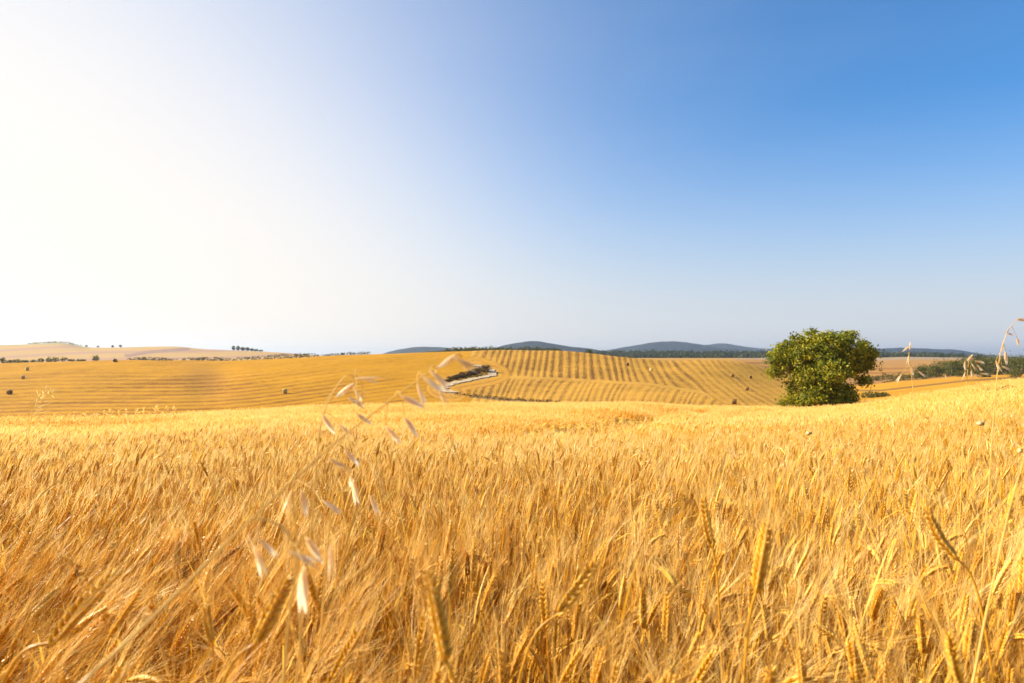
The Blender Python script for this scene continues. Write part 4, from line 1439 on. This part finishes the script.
oat_plant('wild_oat', 'bushy dry oat head of cream husks in front of the wood', [(962, 470, 1.8), (964, 420, 1.8), (966, 390, 1.8), (968, 368, 1.8), (970, 356, 1.8)],
          [(970, 358, 1.8, 9, -35), (965, 366, 1.8, 9, 10), (974, 367, 1.8, 9, 30), (980, 362, 1.8, 10, 75), (980, 368, 1.8, 9, 50), (985, 374, 1.8, 9, 80), (972, 374, 1.8, 9, 10), (964, 376, 1.8, 8, -10), (978, 376, 1.8, 8, 65)], 0.0009)
oat_plant('grass_straw', 'tall bare pale straw slanting up out of the wheat toward the picture edge', [(975, 672, 0.95), (984, 625, 0.95), (998, 560, 0.95), (1012, 500, 0.95), (1030, 440, 0.95)], [], 0.0016, 'straw')


# feathery grasses along the near edge on the sunny side
def feather_grass(px, py_top, py_base, d, lean_px, label, group, seed, nb=26, fan=1.0):
    r = np.random.default_rng(seed)
    b = pt(px, py_base, d)
    gz = tz(b.x, b.y)
    t = pt(px + lean_px, py_top, d)
    root = empty('grass_plume', (b.x, b.y, gz), label, 'grass plume', group)
    o0 = np.array([b.x, b.y, gz])
    P = catmull([(0, 0, 0), tuple(np.array(b) * 0.5 + np.array(t) * 0.5 - o0 + np.array([-0.01 * lean_px / F * d, 0, 0])), tuple(np.array(t) - o0)], 10)
    v, tt, q = tube(P, np.linspace(0.0025, 0.0009, len(P)) * max(1, d / 6), 4)
    MB().add(v, tt, q, tint=0.8).build('stem', [M_OATSTEM], root, True)
    mb = MB()
    L = np.linalg.norm(P[-1] - P[0])
    for i in range(nb):
        s = r.uniform(0.45, 1.0)
        c = np.array([np.interp(s, np.linspace(0, 1, len(P)), P[:, k]) for k in range(3)])
        dr = (P[-1] - P[len(P) // 2])
        dr = dr / np.linalg.norm(dr) + r.normal(size=3) * 0.55 * fan
        e = c + dr / np.linalg.norm(dr) * L * r.uniform(0.04, 0.16) * (1.3 - s)
        w = 0.0035 * d / 6
        s2 = np.array([0.7, 0, 0.7]) if i % 2 else np.array([0.7, 0, -0.7])
        m = c * 0.35 + e * 0.65
        mb.add([c, m - s2 * w, e, m + s2 * w], None, [(0, 1, 2, 3)], tint=r.uniform(0.2, 0.9))
    mb.build('feather', [M_AWN], root)
    return root


feather_grass(14, 393, 424, 7.0, 40, 'large slanting feathery grass plume rising above the sunny field edge', None, 701, 70, 0.9)
feather_grass(18, 401, 424, 7.5, 24, 'smaller slanting feathery plume under the large one', None, 702, 50, 0.9)
for i in range(26):
    px = 2 + i * 6.8 + rng.uniform(-2.5, 2.5)
    ey = float(np.interp(px, GX, E_Y))
    feather_grass(px, ey - rng.uniform(7, 12), ey + 6, 16 + rng.uniform(0, 8), rng.uniform(-2, 7), 'small pale feathery grass in the fringe along the sunny field edge', 'fringe of feathery grasses', 710 + i, 30, 1.3)


# dried seed heads of poppies above the wheat
def seed_head(px, py, d, r_px, label, dome):
    c = pt(px, py, d)
    gz = tz(c.x - 0.03, c.y)
    root = empty('poppy_seed_head', (c.x - 0.03, c.y, gz), label, 'seed head')
    o0 = np.array([c.x - 0.03, c.y, gz])
    P = catmull([(0, 0, 0), (0.01, 0, (c.z - gz) * 0.6), tuple(np.array(c) - o0)], 8)
    v, t, q = tube(P, np.linspace(0.0012, 0.0006, len(P)), 5)
    MB().add(v, t, q, tint=0.4).build('stem', [M_OATSTEM], root, True)
    rr = r_px / F * d
    mb = MB()
    prof = [(0, 0.15), (0.25, 0.7), (0.7, 1.0), (1.15, 0.95), (1.5, 0.6), (1.55, 0.95), (1.68, 0.9), (1.72, 0.0)]
    n = 12
    V = [((f * rr * math.cos(k / n * 6.283)), f * rr * math.sin(k / n * 6.283), h * rr) for h, f in prof for k in range(n)]
    q = [(i * n + k, i * n + (k + 1) % n, (i + 1) * n + (k + 1) % n, (i + 1) * n + k) for i in range(len(prof) - 1) for k in range(n)]
    mb.add(V, None, q, tint=np.repeat(np.linspace(0.9, 0.1, len(prof)), n))
    o = mb.build('capsule', [M_POPPY], root, True)
    o.location = np.array(c) - o0
    o.rotation_euler = (0, R(dome), 0)
    o.scale = (0.85, 1.1, 1.15)


seed_head(806, 434, 2.6, 2.7, 'round two-toned seed head on a stalk in front of the lone tree', 70)
seed_head(977, 424, 2.4, 3.0, 'dark flat seed head floating above the wheat near the stooping oat', 80)
seed_head(1019, 453, 2.2, 2.6, 'pale round seed head above the wheat by the picture edge', 20)


# ------------------------------------------------------------------ air
def haze_box():
    m, nt, nd, lk = nmat('pale_air')
    out = nd.new('ShaderNodeOutputMaterial')
    pv = nd.new('ShaderNodeVolumePrincipled')
    pv.inputs['Color'].default_value = (0.68, 0.81, 1.0, 1)
    pv.inputs['Density'].default_value = HAZE_D
    pv.inputs['Anisotropy'].default_value = 0.5
    lk.new(pv.outputs[0], out.inputs['Volume'])
    x0, x1, y0, y1, z0, z1 = -31500, 31500, -200, 14300, -75, 150
    V = [(x, y, z) for x in (x0, x1) for y in (y0, y1) for z in (z0, z1)]
    q = [(0, 1, 3, 2), (4, 6, 7, 5), (0, 4, 5, 1), (2, 3, 7, 6), (0, 2, 6, 4), (1, 5, 7, 3)]
    o = MB().add(V, None, q).build('haze', [m])
    tag(o, 'thin pale blue haze fading the far hills', 'haze', kind='stuff')


HAZE_D = 0.00008
haze_box()

# ------------------------------------------------------------------ sky, sun, camera
SKY_TINT = (0.12, 0.56, 0.89)
SKY_HOR = (0.735, 0.76, 0.80)
SKY_GLOW = (1.08, 1.0, 0.91)
SKY_E0 = 10.8
GLOW_MID, GLOW_W = 62.0, 7.2
world = bpy.data.worlds.new('World')
scene.world = world
world.use_nodes = True
nt = world.node_tree
nd, lk = nt.nodes, nt.links
nd.clear()
wout = nd.new('ShaderNodeOutputWorld')
bg = nd.new('ShaderNodeBackground')
bg.inputs['Strength'].default_value = 0.10
sky = nd.new('ShaderNodeTexSky')
sky.sky_type = 'NISHITA'
sky.sun_disc = False
sky.sun_elevation = R(SUN_EL)
sky.sun_rotation = R(SUN_AZ)
sky.altitude = 300
sky.air_density = 1.0
sky.dust_density = 1.6
sky.ozone_density = 2.0
OUT = 0.10 * 2 ** EXPO       # what one unit of sky radiance becomes in the picture


def vmath(op, a, b=None):
    n = nd.new('ShaderNodeVectorMath')
    n.operation = op
    for k_, v_ in enumerate((a, b)):
        if v_ is None:
            continue
        if isinstance(v_, (tuple, Vector)):
            n.inputs[k_].default_value = tuple(v_)
        else:
            lk.new(v_, n.inputs[k_])
    return n


def smath(op, a, b=None, c_=None):
    n = nd.new('ShaderNodeMath')
    n.operation = op
    for k_, v_ in enumerate((a, b, c_)):
        if v_ is None:
            continue
        if isinstance(v_, (int, float)):
            n.inputs[k_].default_value = v_
        else:
            lk.new(v_, n.inputs[k_])
    return n.outputs[0]


def cmix(fac, a, b):
    n = nd.new('ShaderNodeMix')
    n.data_type = 'RGBA'
    lk.new(fac, n.inputs[0])
    for k_, v_ in ((6, a), (7, b)):
        if isinstance(v_, tuple):
            n.inputs[k_].default_value = (*v_, 1)
        else:
            lk.new(v_, n.inputs[k_])
    return n.outputs[2]


tc = nd.new('ShaderNodeTexCoord')
DIRN = tc.outputs['Generated']
sep = nd.new('ShaderNodeSeparateXYZ')
lk.new(DIRN, sep.inputs[0])
tinted = vmath('MULTIPLY', sky.outputs[0], SKY_TINT).outputs[0]
# dusty air low over the horizon: the paler, the lower one looks
el = smath('ARCSINE', sep.outputs['Z'])
e2 = smath('MULTIPLY', el, 1 / R(SKY_E0))
hfac = smath('EXPONENT', smath('MULTIPLY', smath('MULTIPLY', e2, e2), -1.0))
low = cmix(hfac, tinted, tuple(v_ / OUT for v_ in SKY_HOR))
# wide bright aureole of sunlit dust on the sun's side, flattened along the horizon
flat = vmath('NORMALIZE', vmath('MULTIPLY', DIRN, (1.0, 1.0, 2.6)).outputs[0]).outputs[0]
gl_az, gl_el = R(-66.0), R(5.0)
gc = Vector((math.sin(gl_az) * math.cos(gl_el), math.cos(gl_az) * math.cos(gl_el), math.sin(gl_el)))
ang = smath('ARCCOSINE', vmath('DOT_PRODUCT', flat, gc).outputs['Value'])
gexp = smath('EXPONENT', smath('MULTIPLY', smath('SUBTRACT', ang, R(GLOW_MID)), 1 / R(GLOW_W)))
gfac = smath('DIVIDE', 1.0, smath('ADD', gexp, 1.0))
full = cmix(gfac, low, tuple(v_ / OUT for v_ in SKY_GLOW))
vn = nd.new('ShaderNodeTexNoise')
vn.inputs['Scale'].default_value = 2.2
vn.inputs['Detail'].default_value = 5
vn.inputs['Roughness'].default_value = 0.5
lk.new(vmath('MULTIPLY', DIRN, (1.0, 1.0, 4.5)).outputs[0], vn.inputs['Vector'])
veil = smath('MULTIPLY_ADD', vn.outputs['Fac'], 0.13, -0.03)
full = cmix(veil, full, tuple(v_ / OUT for v_ in (0.80, 0.83, 0.90)))
lk.new(full, bg.inputs['Color'])
lk.new(bg.outputs[0], wout.inputs['Surface'])

sun = bpy.data.lights.new('sun', 'SUN')
sun.energy = 5.0
sun.angle = R(0.5)
sun.color = (1.0, 0.87, 0.67)
so = bpy.data.objects.new('sun', sun)
COL.objects.link(so)
so.rotation_euler = (-S).to_track_quat('-Z', 'Y').to_euler()
so.location = (0, 0, 60)

cam = bpy.data.cameras.new('camera')
cam.lens = 36.0 * F / 1024.0
cam.sensor_width = 36.0
cam.shift_y = (HOR - 341.5) / 1024.0
cam.clip_start = 0.05
cam.clip_end = 60000
cam.dof.use_dof = True
cam.dof.focus_distance = 4.0
cam.dof.aperture_fstop = 5.6
co = bpy.data.objects.new('camera', cam)
COL.objects.link(co)
co.location = (0, 0, ZC)
co.rotation_euler = (R(90), 0, 0)
scene.camera = co

scene.view_settings.view_transform = 'Standard'
scene.view_settings.look = 'None'
scene.view_settings.exposure = EXPO
scene.view_settings.gamma = 1.0
scene.render.engine = 'CYCLES'
c = scene.cycles
c.use_denoising = True
c.max_bounces = 8
c.diffuse_bounces = 4
c.transmission_bounces = 4
c.glossy_bounces = 2
c.volume_bounces = 0
c.sample_clamp_indirect = 6
